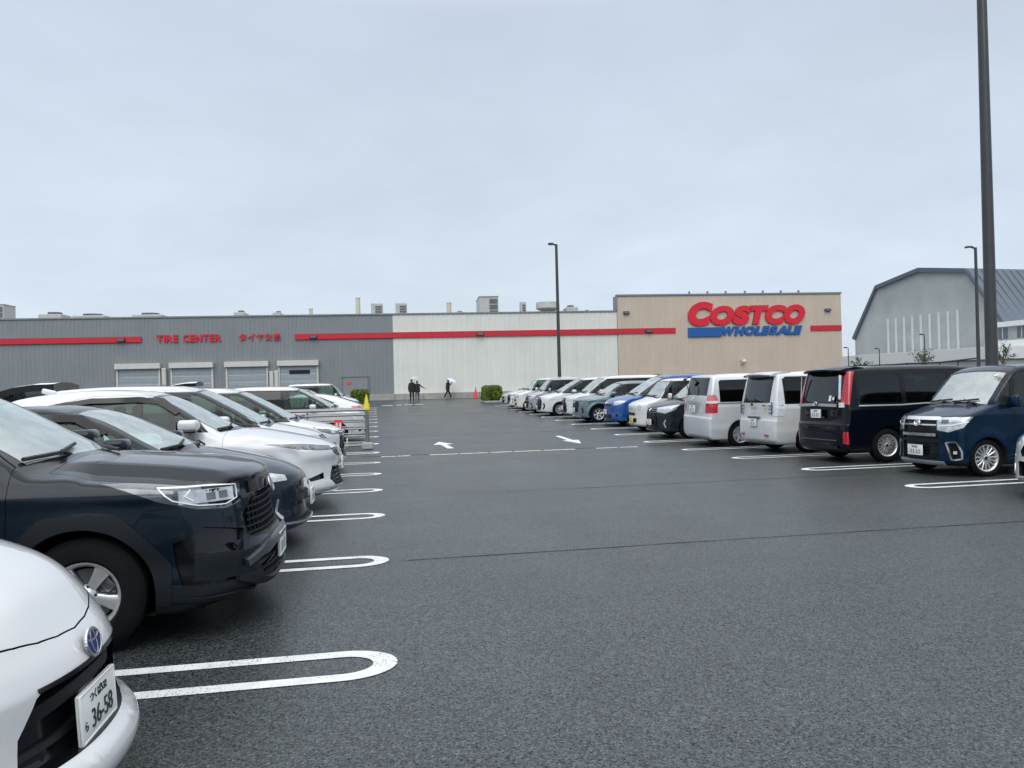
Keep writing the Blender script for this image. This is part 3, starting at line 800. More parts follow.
def lift(low_nose=True):
    """dark hatchback: long raked screen, smoked visors, chrome chin line"""
    c = Car(4.3, 1.77, 1.47, .88, 2.6, .315,
            top=[(0, .68), (.12, .75), (.35, .85), (.7, .93), (1.0, .985), (1.12, 1.01), (1.35, 1.12), (1.95, 1.385), (2.35, 1.455), (2.9, 1.45), (3.5, 1.38), (4.0, 1.2), (4.3, 1.0)],
            front=[(.15, .10), (.2, .02), (.26, .0), (.4, .02), (.6, .04), (.7, .08), (.78, .2), (1.0, 1.0)],
            rear=[(.2, .1), (.35, .02), (.6, .0), (.85, .05), (1.0, .14), (1.2, .45), (1.4, .8)],
            inset=[(.15, .08), (.3, .03), (.5, .0), (.75, .005), (.9, .04), (1.0, .08), (1.3, .19), (1.47, .28)],
            pf=.44, pn=2.3, pr=.16, crown=[(0, .09), (.8, .08), (1.3, .14), (2.1, .10), (2.6, .05), (4.3, .06)],
            kt=.08, kf=.06, lines=[(.72, .84, .012, .06)], flare=.02, tw=.205, nx=100, ny=40, nz=40, gc=.17)
    c.arches(.36)
    glazing(c, [('f', [(1.55, 1.0), (2.25, 1.005), (2.25, 1.345), (2.02, 1.325), (1.75, 1.17)], 'wside', 'front_door'),
                ('r', [(2.33, 1.005), (3.0, 1.05), (3.2, 1.2), (2.85, 1.335), (2.33, 1.35)], 'wtint', 'rear_door')],
            [('front_door', [(1.3, .36), (2.28, .36), (2.3, 1.385), (2.0, 1.365), (1.65, 1.17), (1.28, .97)], (2.15, .87, .19)),
             ('rear_door', [(2.31, .36), (2.85, .36), (3.1, .7), (3.25, 1.2), (2.85, 1.38), (2.33, 1.385)], (3.0, .91, .19))],
            [(-.68, 1.005), (-.35, 1.025), (0, 1.03), (.35, 1.025), (.68, 1.005), (.54, 1.37), (0, 1.415), (-.54, 1.37)],
            [(-.55, .98), (.55, .98), (.48, 1.28), (-.48, 1.28)], dlo=[(1.45, .975), (3.05, 1.02), (3.27, 1.2), (2.86, 1.37), (2.0, 1.365), (1.66, 1.19)])
    for G in ([[(x, .8, z) for x, z in r] for r in (((1.72, 1.175), (1.98, 1.335), (2.25, 1.355), (2.6, 1.36), (2.95, 1.32)), ((1.80, 1.165), (2.02, 1.285), (2.25, 1.295), (2.6, 1.30), (2.95, 1.265)))],):
        c.patch('window_visor', G, (0, 1, 0), 'gloss', .025, .006)
    hl = c.cut('headlight', [(.62, .82, .80), (.36, .66, .765), (.20, .48, .72), (.20, .47, .665), (.34, .62, .665), (.5, .76, .70)], 45, 'lens', inset=.004, lip=.02)
    c.cut('grille', [(-.40, .64), (.40, .64), (.46, .56), (.42, .50), (-.42, .50), (-.46, .56)], 'front', 'gloss', inset=.04, lip=.05, both=False)
    c.cut('lower_intake', [(-.52, .44), (.52, .44), (.45, .26), (-.45, .26)], 'front', 'gloss', inset=.05, lip=.06, both=False)
    c.strip('chrome_strip', [(0, y, .235+.03*abs(y/.72)**2) for y in np.linspace(-.74, .74, 15)], .022, (-1, 0, 0), 'chrome', .012, .02, both=False)
    c.strip('fog_lamp_trim', [(.25, .66, .50), (.27, .70, .38), (.22, .63, .31)], .03, (-.7, .7, 0), 'chrome', .006, .02)
    c.plate('front', .46, rec=.02)
    c.emblem('front', .60, (.05, .04), off=.012)
    c.cabin(1.65, 1.0, (2.15, 2.95), zs=.72, ztop=1.22)
    c.mirrors(1.58, 1.02); c.wipers(1.14, 1.02)
    c.cut('taillight', [(3.95, .78, .98), (4.22, .5, .95), (4.25, .5, .82), (3.95, .82, .8)], 125, 'red', inset=-.003, lip=0)
    c.wheels('ten', 'satin', .2)
    return c.finish()

def crossover():
    """white mid-size SUV: slim wrap-around lamps, deep bumper"""
    c = Car(4.72, 1.84, 1.67, .95, 2.66, .36,
            top=[(0, .76), (.1, .84), (.25, .92), (.6, 1.01), (1.1, 1.085), (1.35, 1.11), (1.6, 1.22), (2.15, 1.52), (2.5, 1.625), (3.0, 1.65), (3.6, 1.61), (4.2, 1.47), (4.5, 1.3), (4.72, 1.1)],
            front=[(.2, .16), (.25, .04), (.31, .0), (.45, .03), (.62, .05), (.7, .04), (.78, .06), (.86, .16), (1.1, 1.1)],
            rear=[(.2, .12), (.35, .02), (.6, .0), (.9, .04), (1.1, .14), (1.3, .38), (1.6, .8)],
            inset=[(.2, .07), (.35, .03), (.55, .01), (.8, .0), (.98, .02), (1.08, .06), (1.4, .17), (1.6, .26), (1.68, .32)],
            pf=.42, pn=2.4, pr=.16, crown=[(0, .06), (1.0, .06), (1.4, .14), (2.2, .11), (2.7, .05), (4.72, .06)],
            kt=.07, kf=.06, lines=[(.84, .96, .012, .06), (.45, .5, -.012, .1)], flare=.022, tw=.235, nx=104, ny=40, nz=42)
    c.arches(.41)
    glazing(c, [('f', [(1.72, 1.10), (2.4, 1.105), (2.4, 1.50), (2.2, 1.48), (1.95, 1.31)], 'wside', 'front_door'),
                ('r', [(2.48, 1.105), (3.25, 1.13), (3.35, 1.45), (3.0, 1.51), (2.48, 1.51)], 'wside', 'rear_door'),
                ('q', [(3.4, 1.17), (3.85, 1.29), (3.45, 1.43)], 'wtint', None)],
            [('front_door', [(1.45, .42), (2.43, .42), (2.45, 1.56), (2.15, 1.53), (1.85, 1.33), (1.42, 1.07)], (2.3, .95, .2)),
             ('rear_door', [(2.46, .42), (3.0, .42), (3.3, .8), (3.42, 1.47), (3.0, 1.56), (2.48, 1.56)], (3.2, .98, .2))],
            [(-.71, 1.095), (-.4, 1.115), (0, 1.12), (.4, 1.115), (.71, 1.095), (.58, 1.52), (0, 1.575), (-.58, 1.52)],
            [(-.56, 1.05), (.56, 1.05), (.5, 1.42), (-.5, 1.42)], dlo=[(1.6, 1.075), (3.4, 1.11), (3.95, 1.29), (3.5, 1.46), (3.0, 1.54), (2.15, 1.53), (1.85, 1.34)])
    c.patch('window_visor', [[(x, .8, z) for x, z in r] for r in (((1.95, 1.33), (2.2, 1.50), (2.45, 1.53), (3.0, 1.525), (3.4, 1.47)), ((2.0, 1.30), (2.22, 1.44), (2.45, 1.465), (3.0, 1.465), (3.36, 1.42)))], (0, 1, 0), 'gloss', .025, .006)
    hl = c.cut('headlight', [(.95, .90, .90), (.45, .80, .885), (.10, .45, .83), (.10, .45, .775), (.34, .70, .79), (.62, .85, .83)], 50, 'lensd', inset=.005, lip=.02)
    for a in (.34, .46, .56): c.patch('projector', [[(a+u, .76+(a-.4)*.4+u*.5, .838+v) for u in (-.026, 0, .026)] for v in (-.018, 0, .018)], (-.6, .8, 0), 'dsilver', .004, .01, parent=hl)
    c.cut('grille', [(-.42, .80), (.42, .80), (.40, .73), (.25, .68), (-.25, .68), (-.40, .73)], 'front', 'gloss', inset=.02, lip=.03, both=False)
    c.cut('lower_intake', [(-.46, .56), (.46, .56), (.56, .40), (.46, .31), (-.46, .31), (-.56, .40)], 'front', 'gloss', inset=.05, lip=.06, both=False)
    for z in (.36, .41, .46, .51): c.strip('intake_bar', [(0, -.48, z), (0, .48, z)], .012, (-1, 0, 0), 'clad', -.02, .02, both=False)
    c.cut('fog_lamp_bezel', [(.22, .66, .50), (.42, .84, .44), (.40, .82, .40), (.22, .66, .42)], 45, 'gloss', inset=.03, lip=.04)
    c.strip('chrome_strip', [(.3, .80, .24), (.12, .6, .232), (.05, .3, .23), (.04, 0, .23)], .02, (-.8, .5, 0), 'chrome', .012, .02)
    c.plate('front', .58, rec=.02); c.emblem('front', .765, (.055, .045), 'ring', off=.012)
    c.cabin(1.85, 1.08, (2.4, 3.2), zs=.86, ztop=1.4)
    c.mirrors(1.80, 1.12, size=(.24, .22, .14)); c.wipers(1.37, 1.11)
    c.cut('taillight', [(4.3, .8, 1.08), (4.6, .5, 1.05), (4.62, .5, .98), (4.3, .84, .96)], 125, 'red', inset=-.003, lip=0)
    c.solid('shark_fin', lambda bm: box(bm, (3.75, 0, 1.64), (.18, .045, .07), .02, (R(-14), 'Y')), 'PAINT')
    c.cut('sill_cladding', [(1.3, .2), (3.3, .2), (3.3, .32), (1.3, .32)], 'side', 'clad', inset=-.004, lip=0)
    c.wheels('ten', 'satin', .225)
    return c.finish()

def mpv(nose=0, tint=True):
    """one-box people carrier with a raked screen. nose 0: slim dark lamps; 1: tall grille; 2: small plain"""
    c = Car(4.55, 1.72, 1.78, .92, 2.75, .315,
            top=[(0, .80), (.12, .88), (.35, .96), (.7, 1.04), (.85, 1.07), (1.0, 1.14), (1.6, 1.47), (2.05, 1.68), (2.4, 1.745), (3.2, 1.76), (4.1, 1.72), (4.4, 1.62), (4.55, 1.4)],
            front=[(.15, .12), (.22, .02), (.3, .0), (.5, .02), (.7, .03), (.82, .07), (.9, .18), (1.1, .9)],
            rear=[(.15, .1), (.3, .02), (.6, .0), (.95, .03), (1.1, .08), (1.6, .26), (1.75, .42)],
            inset=[(.15, .07), (.3, .03), (.5, .005), (.8, .0), (.98, .015), (1.05, .03), (1.4, .09), (1.68, .17), (1.78, .26)],
            pf=.36, pn=2.4, pr=.10, crown=[(0, .07), (.7, .06), (1.1, .12), (1.9, .10), (2.4, .05), (4.55, .05)],
            kt=.07, kf=.06, lines=[(.80, .92, .008, .06)], flare=.012, tw=.2, nx=92, ny=34, nz=38, gc=.18)
    c.arches(.36)
    glazing(c, [('q', [(1.12, 1.06), (1.62, 1.06), (1.62, 1.38)], 'wside', None),
                ('f', [(1.70, 1.06), (2.42, 1.06), (2.42, 1.60), (2.0, 1.57), (1.72, 1.43)], 'wside', 'front_door'),
                ('s', [(2.52, 1.06), (3.42, 1.06), (3.42, 1.61), (2.52, 1.61)], 'wtint' if tint else 'wside', 'sliding_door'),
                ('r', [(3.52, 1.06), (4.2, 1.09), (4.12, 1.57), (3.52, 1.61)], 'wtint', None)],
            [('front_door', [(1.52, .36), (2.45, .36), (2.47, 1.66), (1.95, 1.63), (1.66, 1.47), (1.5, 1.0)], (2.3, .93, .2)),
             ('sliding_door', [(2.48, .36), (3.28, .36), (3.47, .72), (3.47, 1.66), (2.49, 1.66)], (2.62, .93, .2))],
            [(-.68, 1.06), (-.35, 1.10), (0, 1.11), (.35, 1.10), (.68, 1.06), (.58, 1.62), (0, 1.69), (-.58, 1.62)],
            [(-.62, 1.05), (.62, 1.05), (.57, 1.6), (-.57, 1.6)], dlo=[(1.02, 1.035), (4.26, 1.05), (4.16, 1.62), (3.5, 1.65), (2.0, 1.63), (1.62, 1.46)])
    if nose == 0:
        hl = c.cut('headlight', [(.66, .80, .92), (.34, .70, .90), (.13, .44, .84), (.13, .44, .755), (.30, .64, .76), (.52, .77, .82)], 45, 'lensd', inset=.004, lip=.02)
        c.strip('light_guide', [(.60, .78, .905), (.34, .70, .885), (.15, .46, .83)], .022, (-.6, .8, 0), 'drl', .003, .008, parent=hl)
        c.patch('projector', [[(.25+u, .6+u*.8, .81+v) for u in (-.05, 0, .05)] for v in (-.03, 0, .03)], (-.7, .7, 0), 'lens', .003, .01, parent=hl)
        c.cut('grille', [(-.44, .83), (.44, .83), (.5, .5), (.4, .3), (-.4, .3), (-.5, .5)], 'front', 'gloss', inset=.02, lip=.04, both=False)
        for z in (.80, .74, .44): c.strip('chrome_strip', [(0, -.44, z), (0, .44, z)], .022, (-1, 0, 0), 'chrome', .004, .03, both=False)
        c.strip('fog_lamp_trim', [(.22, .62, .60), (.26, .68, .42), (.2, .6, .34)], .06, (-.7, .7, 0), 'lensd', .006, .02)
        c.plate('front', .55, rec=.02)
    elif nose == 1:
        c.cut('headlight', [(.58, .80, .90), (.3, .66, .88), (.10, .40, .86), (.10, .40, .77), (.3, .64, .77), (.5, .77, .83)], 45, 'lens', inset=.004, lip=.02)
        c.cut('grille', [(-.38, .86), (.38, .86), (.52, .72), (.52, .34), (.44, .28), (-.44, .28), (-.52, .34), (-.52, .72)], 'front', 'gloss', inset=.03, lip=.04, both=False)
        for z in (.80, .70, .60, .46): c.strip('grille_bar', [(0, -.46, z), (0, .46, z)], .02, (-1, 0, 0), 'dsilver', -.005, .03, both=False)
        c.strip('fog_lamp_trim', [(.22, .62, .6), (.25, .67, .45), (.2, .6, .33)], .10, (-.7, .7, 0), 'gloss', .004, .02)
        c.plate('front', .42, rec=.0)
    else:
        c.cut('headlight', [(.56, .80, .90), (.3, .68, .90), (.16, .5, .86), (.18, .5, .74), (.34, .67, .74), (.5, .77, .82)], 45, 'lens', inset=.004, lip=.02)
        c.cut('grille', [(-.44, .80), (.44, .80), (.40, .70), (-.40, .70)], 'front', 'gloss', inset=.02, lip=.03, both=False)
        c.strip('chrome_strip', [(0, -.46, .80), (0, .46, .80)], .02, (-1, 0, 0), 'chrome', .006, .03, both=False)
        c.cut('lower_intake', [(-.5, .42), (.5, .42), (.44, .27), (-.44, .27)], 'front', 'gloss', inset=.03, lip=.04, both=False)
        c.cut('fog_lamp', [(.22, .60, .44), (.32, .68, .44), (.32, .68, .34), (.22, .6, .34)], 45, 'gloss', inset=.02, lip=.03)
        c.plate('front', .50, rec=.0)
    c.cut('taillight', [(4.3, .80, 1.3), (4.5, .68, 1.3), (4.5, .68, .95), (4.3, .82, .95)], 145, 'red', inset=-.003, lip=0)
    c.cabin(1.55, 1.08, (2.1, 3.0, 3.7), zs=.88, ztop=1.5)
    c.mirrors(1.58, 1.08); c.wipers(.98, 1.1)
    c.emblem('front', .80, (.05, .04), 'ring', off=.014)
    c.plate('rear', .75)
    c.wheels('multi' if nose else 'ten', 'satin', .2)
    return c.finish()
def kei(style=0):
    """tall square city car. style 0: big chrome grille; 1: plain round-lamp face"""
    c = Car(3.395, 1.475, 1.755, .64, 2.46, .285,
            top=[(0, .86), (.08, .92), (.25, .98), (.5, 1.05), (.62, 1.09), (.72, 1.17), (1.05, 1.52), (1.2, 1.655), (1.4, 1.715), (2.0, 1.735), (2.8, 1.725), (3.2, 1.69), (3.395, 1.5)],
            front=[(.15, .10), (.2, .03), (.27, .0), (.5, .01), (.7, .015), (.84, .03), (.93, .09), (1.1, .6)],
            rear=[(.2, .06), (.3, .01), (.6, .0), (1.0, .01), (1.4, .06), (1.68, .14)],
            inset=[(.15, .06), (.28, .02), (.5, .0), (.85, .0), (1.02, .01), (1.08, .02), (1.45, .06), (1.66, .11), (1.75, .2)],
            pf=.24, pn=2.9, pr=.06, crown=[(0, .06), (.6, .05), (.8, .09), (1.2, .06), (1.6, .04), (3.4, .04)],
            taper=[(0, .955), (.35, .985), (.8, 1.), (2.6, 1.), (3.395, .975)], kt=.06, kf=.06, lines=[(.93, .97, .006, .04)], flare=.012, tw=.165, nx=100, ny=40, nz=46, gc=.17)
    c.arches(.325)
    glazing(c, [('q', [(.80, 1.10), (1.06, 1.09), (1.10, 1.50), (1.03, 1.44)], 'wside', None),
                ('f', [(1.17, 1.09), (1.92, 1.09), (1.92, 1.60), (1.27, 1.60), (1.17, 1.52)], 'wside', 'front_door'),
                ('s', [(2.0, 1.09), (2.72, 1.09), (2.72, 1.60), (2.0, 1.60)], 'wtint', 'sliding_door'),
                ('r', [(2.82, 1.12), (3.18, 1.14), (3.12, 1.56), (2.82, 1.59)], 'wtint', None)],
            [('front_door', [(1.10, .34), (1.94, .34), (1.95, 1.65), (1.22, 1.65), (1.13, 1.55)], (1.8, .95, .18)),
             ('sliding_door', [(1.97, .34), (2.58, .34), (2.77, .62), (2.77, 1.65), (1.98, 1.65)], (2.1, .95, .18))],
            [(-.62, 1.10), (-.3, 1.135), (0, 1.145), (.3, 1.135), (.62, 1.10), (.565, 1.585), (0, 1.63), (-.565, 1.585)],
            [(-.56, 1.08), (.56, 1.08), (.53, 1.58), (-.53, 1.58)], dlo=[(.78, 1.075), (3.2, 1.08), (3.15, 1.63), (1.2, 1.64), (1.02, 1.47)])
    d = (-1, 0, 0)
    if style == 0:
        hl = c.cut('headlight', [(.44, .70, .925), (.20, .60, .925), (.07, .36, .915), (.07, .36, .72), (.15, .52, .69), (.3, .66, .76)], 40, 'lens', inset=.004, lip=.02)
        c.strip('light_guide', [(.36, .69, .85), (.16, .58, .80), (.09, .38, .785)], .02, (-.75, .65, 0), 'drl', .004, .01, parent=hl)
        c.patch('projector', [[(.12+u, .48+u*1.5, .855+v) for u in (-.03, 0, .03)] for v in (-.03, 0, .03)], (-.8, .6, 0), 'lensd', .002, .01, parent=hl)
        c.cut('grille', [(-.36, .90), (.36, .90), (.36, .70), (.40, .56), (.38, .26), (-.38, .26), (-.40, .56), (-.36, .70)], 'front', 'gloss', inset=.03, lip=.05, both=False)
        c.strip('chrome_bar', [(0, y, .895) for y in np.linspace(-.38, .38, 9)], .05, d, 'chrome', .012, .04, both=False)
        c.strip('chrome_bar', [(0, y, .80) for y in np.linspace(-.36, .36, 9)], .022, d, 'chrome', .0, .03, both=False)
        c.strip('chrome_bar', [(0, y, .645) for y in np.linspace(-.37, .37, 9)], .045, d, 'chrome', .02, .05, both=False)
        c.strip('bumper_bar', [(0, y, .555) for y in np.linspace(-.42, .42, 9)], .05, d, 'clad', .004, .05, both=False)
        for z in (.74, .70, .86, .48, .42, .36, .31): c.strip('grille_bar', [(0, -.36, z), (0, .36, z)], .014, d, 'clad', -.018, .02, both=False)
        c.cut('fog_lamp_bezel', [(.10, .50, .53), (.20, .63, .56), (.26, .66, .29), (.15, .56, .27)], 40, 'gloss', inset=.015, lip=.03)
        c.strip('fog_lamp_trim', [(.10, .50, .525), (.19, .61, .55), (.25, .66, .40), (.25, .66, .285), (.15, .56, .265), (.12, .53, .44), (.10, .50, .525)], .025, (-.75, .65, 0), 'chrome', .008, .02)
        c.patch('fog_lamp', [[(.18+u, .6+u*.8, .38+v) for u in (-.02, 0, .02)] for v in (-.022, 0, .022)], (-.75, .65, 0), 'clear', -.004, .012)
        c.strip('skid_plate', [(.0, y, .215) for y in np.linspace(-.48, .48, 11)], .05, d, 'satin', .02, .04, both=False)
        c.emblem('front', .825, (.06, .05), 'ring', off=.026)
        c.plate('front', .40, rec=.03)
    else:
        for dy in (.50,):
            G = [[(.15, .50+r*math.cos(a), .80+r*math.sin(a)) for a in np.linspace(0, 2*math.pi, 17)] for r in (.005, .05, .085)]
            c.patch('headlight', G, (-.9, .4, 0), 'lens', .01, .03)
        c.cut('grille', [(-.30, .62), (.30, .62), (.30, .52), (-.30, .52)], 'front', 'gloss', inset=.02, lip=.03, both=False)
        c.cut('lower_intake', [(-.40, .44), (.40, .44), (.40, .30), (-.40, .30)], 'front', 'gloss', inset=.02, lip=.03, both=False)
        c.strip('chrome_strip', [(0, -.28, .72), (0, .28, .72)], .02, d, 'satin', .004, .02, both=False)
        c.plate('front', .37, m='plateY', rec=.01, y=-.08)
        c.emblem('front', .80, (.045, .04), 'ring', off=.012)
    c.cut('taillight', [(3.30, .66, 1.05), (3.36, .5, 1.05), (3.36, .5, .80), (3.28, .70, .80)], 135, 'red', inset=-.003, lip=0)
    c.cabin(1.1, 1.1, (1.75, 2.5), zs=.9, ztop=1.46)
    c.mirrors(1.05, 1.10, size=(.12, .17, .19)); c.wipers(.66, 1.15, .02)
    c.wheels('ten', 'satin', .205)
    if style == 0:
        c.solid('sticker', lambda bm: cyl(bm, (1.04, -.50, 1.555), (1.055, -.50, 1.53), .035, n=14), 'sticker')
        c.solid('rear_view_mirror', lambda bm: box(bm, (1.22, 0, 1.55), (.03, .22, .06), .012), 'gap')
    return c.finish()

def van(tail=0):
    """square people carrier. tail 0: tall red lamp columns; 1: clear lamp boxes low down; 2: two-tone lamps"""
    c = Car(4.69, 1.72, 1.85, .93, 2.85, .32,
            top=[(0, .86), (.1, .92), (.3, 1.0), (.6, 1.07), (.8, 1.11), (.95, 1.18), (1.4, 1.52), (1.7, 1.71), (1.95, 1.79), (2.6, 1.83), (3.6, 1.83), (4.3, 1.80), (4.55, 1.75), (4.69, 1.55)],
            front=[(.15, .12), (.22, .02), (.3, .0), (.5, .01), (.7, .02), (.85, .05), (.94, .14), (1.1, .7)],
            rear=[(.2, .09), (.3, .015), (.5, .0), (.72, .01), (.76, .03), (1.1, .06), (1.5, .14), (1.72, .20)],
            inset=[(.15, .07), (.3, .02), (.5, .0), (.9, .0), (1.05, .012), (1.12, .025), (1.5, .085), (1.72, .14), (1.84, .24)],
            pf=.30, pn=2.6, pr=.075, rn=4., crown=[(0, .07), (.7, .06), (1.0, .11), (1.6, .09), (2.0, .045), (4.69, .04)],
            taper=[(0, .955), (.45, .985), (1.0, 1.), (3.7, 1.), (4.69, .975)], kt=.06, kf=.055, lines=[(.96, 1.0, .006, .04), (.60, .60, -.004, .08)], flare=.01, tw=.2, nx=110, ny=42, nz=46, gc=.19)
    c.arches(.365)
    glazing(c, [('q', [(1.05, 1.10), (1.5, 1.10), (1.5, 1.49)], 'wside', None),
                ('f', [(1.58, 1.10), (2.35, 1.10), (2.35, 1.66), (1.85, 1.65), (1.6, 1.54)], 'wside', 'front_door'),
                ('s', [(2.44, 1.10), (3.36, 1.10), (3.36, 1.67), (2.44, 1.67)], 'wtint', 'sliding_door'),
                ('r', [(3.46, 1.12), (4.32, 1.12), (4.32, 1.62), (4.27, 1.66), (3.46, 1.67)], 'wtint', None)],
            [('front_door', [(1.42, .38), (2.38, .38), (2.39, 1.72), (1.82, 1.71), (1.5, 1.55), (1.40, 1.02)], (2.22, .97, .2)),
             ('sliding_door', [(2.41, .38), (3.22, .38), (3.41, .74), (3.41, 1.72), (2.42, 1.72)], (2.55, .97, .2))],
            [(-.69, 1.10), (-.35, 1.13), (0, 1.14), (.35, 1.13), (.69, 1.10), (.62, 1.66), (0, 1.735), (-.62, 1.66)],
            [(-.62, 1.15 if tail == 0 else 1.12), (.62, 1.15 if tail == 0 else 1.12), (.61, 1.67), (.54, 1.71), (-.54, 1.71), (-.61, 1.67)] if tail != 2 else [(-.62, 1.28), (.62, 1.28), (.60, 1.72), (-.60, 1.72)],
            dlo=[(.95, 1.075), (4.36, 1.085), (4.37, 1.64), (4.28, 1.70), (1.82, 1.69), (1.5, 1.52)] if tail != 2 else None, dlom='gloss')
    # face
    hl = c.cut('headlight', [(.66, .80, 1.0), (.34, .68, .96), (.10, .36, .90), (.10, .36, .78), (.3, .62, .74), (.54, .77, .84)], 45, 'lens', inset=.004, lip=.02)
    c.cut('grille', [(-.34, .90), (.34, .90), (.34, .78), (.44, .60), (.50, .34), (.42, .27), (-.42, .27), (-.50, .34), (-.44, .60), (-.34, .78)], 'front', 'gloss', inset=.03, lip=.04, both=False)
    for z, w, m in ((.88, .03, 'dsilver'), (.82, .03, 'dsilver'), (.76, .03, 'dsilver'), (.64, .04, 'clad'), (.40, .02, 'clad')):
        c.strip('grille_bar', [(0, -.36, z), (0, .36, z)], w, (-1, 0, 0), m, -.002, .03, both=False)
    c.strip('fog_lamp_trim', [(.27, .69, .56), (.22, .64, .46), (.27, .69, .33)], .03, (-.7, .7, 0), 'chrome', .008, .02)
    c.strip('skid_plate', [(.0, y, .23) for y in np.linspace(-.6, .6, 11)], .03, (-1, 0, 0), 'dsilver', .01, .03, both=False)
    c.plate('front', .47, rec=.01); c.emblem('front', .83, (.055, .045), 'ring', off=.02)
    rd = (1, 0, 0); L = c.L
    c.wipers(.9, 1.13)
    if tail == 0:
        tl = c.cut('taillight', [(4.42, .77, 1.72), (4.50, .655, 1.72), (4.60, .64, 1.12), (4.53, .82, 1.10)], 140, 'red', inset=-.012, lip=0)
        c.strip('clear_lens', [(4.6, .655, 1.65), (4.63, .66, 1.2)], .03, (.8, .6, 0), 'clear', .016, .02, parent=tl)
        c.strip('clear_lens', [(4.62, .70, 1.14), (4.62, .70, 1.05)], .10, (.8, .6, 0), 'clear', .01, .02, parent=tl)
        c.strip('chrome_bar', [(L, y, 1.10-.012*abs(y/.6)) for y in np.linspace(-.62, .62, 13)], .055, rd, 'satin', .02, .04, both=False)
        c.strip('chrome_strip', [(2.0, c.W/2, 1.095), (3.0, c.W/2, 1.09), (3.5, c.W/2, 1.07), (4.36, c.W/2, 1.075)], .022, (0, 1, 0), 'satin', .008, .014)
        c.plate('rear', .93, rec=.012)
        c.cut('reflector', [(4.52, .76, .60), (4.58, .68, .60), (4.60, .68, .38), (4.52, .78, .36)], 135, 'red', inset=.004, lip=.02)
        c.strip('bumper_crease', [(L, y, .43) for y in np.linspace(-.6, .6, 9)], .02, rd, 'dsilver', .004, .02, both=False)
        c.strip('rear_diffuser', [(L, y, .30) for y in np.linspace(-.62, .62, 9)], .06, rd, 'gloss', .006, .02, both=False)
        c.emblem('rear', 1.115, (.055, .045), 'oval', off=.045)
        c.solid('sticker', lambda bm: box(bm, (4.665, .40, 1.22), (.004, .07, .11), rot=(R(-12), 'Y')), 'plate')
        c.solid('sticker', lambda bm: box(bm, (4.66, .50, 1.22), (.004, .06, .06), rot=(R(-12), 'Y')), 'clear')
        c.strip('number_plate_recess', [(L, -.22, .855), (L, .22, .855)], .03, rd, 'dsilver', .01, .02, both=False)
    elif tail == 1:
        tl = c.cut('taillight', [(4.30, .86, 1.17), (4.64, .60, 1.15), (4.66, .60, .84), (4.42, .86, .82), (4.36, .86, .95)], 140, 'clear', inset=-.008, lip=0)
        for z in (.90, .98, 1.06): c.strip('lamp_band', [(4.65, .62, z), (4.56, .78, z), (4.42, .84, z)], .02, (.7, .7, 0), 'dsilver', .012, .02, parent=tl)
        c.strip('lamp_band', [(4.62, .72, 1.14), (4.62, .72, .86)], .02, (.7, .7, 0), 'lensd', .014, .02, parent=tl)
        c.strip('tailgate_handle', [(L, y, .79) for y in np.linspace(-.26, .26, 7)], .045, rd, 'dsilver', .012, .03, both=False)
        c.plate('rear', .68, rec=.004)
        c.strip('reflector', [(L, .46, .40), (L, .62, .40)], .04, rd, 'red', .004, .02)
        c.solid('sticker', lambda bm: box(bm, (4.635, .47, .93), (.004, .07, .13)), 'plateY')
        c.emblem('rear', 1.03, (.05, .045), 'frame', off=.01)
        c.strip('badge', [(L, .42, 1.06), (L, .56, 1.06)], .03, rd, 'dsilver', .006, .01, both=False)
        c.strip('badge', [(L, -.50, 1.06), (L, -.42, 1.06)], .03, rd, 'dsilver', .006, .01, both=False)
    else:
        tl = c.cut('taillight', [(4.40, .85, 1.09), (4.62, .63, 1.09), (4.65, .63, .86), (4.42, .86, .86)], 140, 'red', inset=-.008, lip=0)
        c.cut('taillight', [(4.46, .83, 1.30), (4.58, .66, 1.30), (4.62, .63, 1.16), (4.40, .85, 1.16)], 140, 'pink', inset=-.008, lip=0)
        c.cut('taillight', [(4.40, .85, 1.155), (4.62, .63, 1.155), (4.62, .63, 1.095), (4.40, .85, 1.095)], 140, 'clear', inset=-.008, lip=0)
        c.strip('tailgate_handle', [(L, y, 1.11) for y in np.linspace(-.42, .34, 9)], .05, rd, 'satin', .014, .03, both=False)
        c.plate('rear', .95, rec=.004)
        c.strip('side_moulding', [(2.0, c.W/2, 1.09), (4.42, c.W/2, 1.09)], .02, (0, 1, 0), 'dsilver', .006, .012)
        c.patch('reflector', [[(4.62, .66+u, .42+v) for u in (-.04, 0, .04)] for v in (-.035, 0, .035)], (.8, .6, 0), 'clear', .006, .02)
        c.emblem('rear', 1.2, (.045, .04), 'ring', off=.01)
    # rear wiper
    A = c.onto([(L, .0, 1.13), (L, .05, 1.2), (L, .22, 1.32)] if tail == 0 else [(L, .0, 1.08), (L, -.05, 1.16), (L, -.30, 1.24)] if tail == 1 else [(L, -.2, 1.3), (L, -.22, 1.4), (L, -.35, 1.55)], rd, .03)
    if tail:
        def rwip(bm):
            for a, b in zip(A[:-1], A[1:]): cyl(bm, a, b, .012, n=6)
            bmesh.ops.create_icosphere(bm, subdivisions=1, radius=.035, matrix=Matrix.Translation(A[0]))
        c.solid('rear_wiper', rwip, 'black')
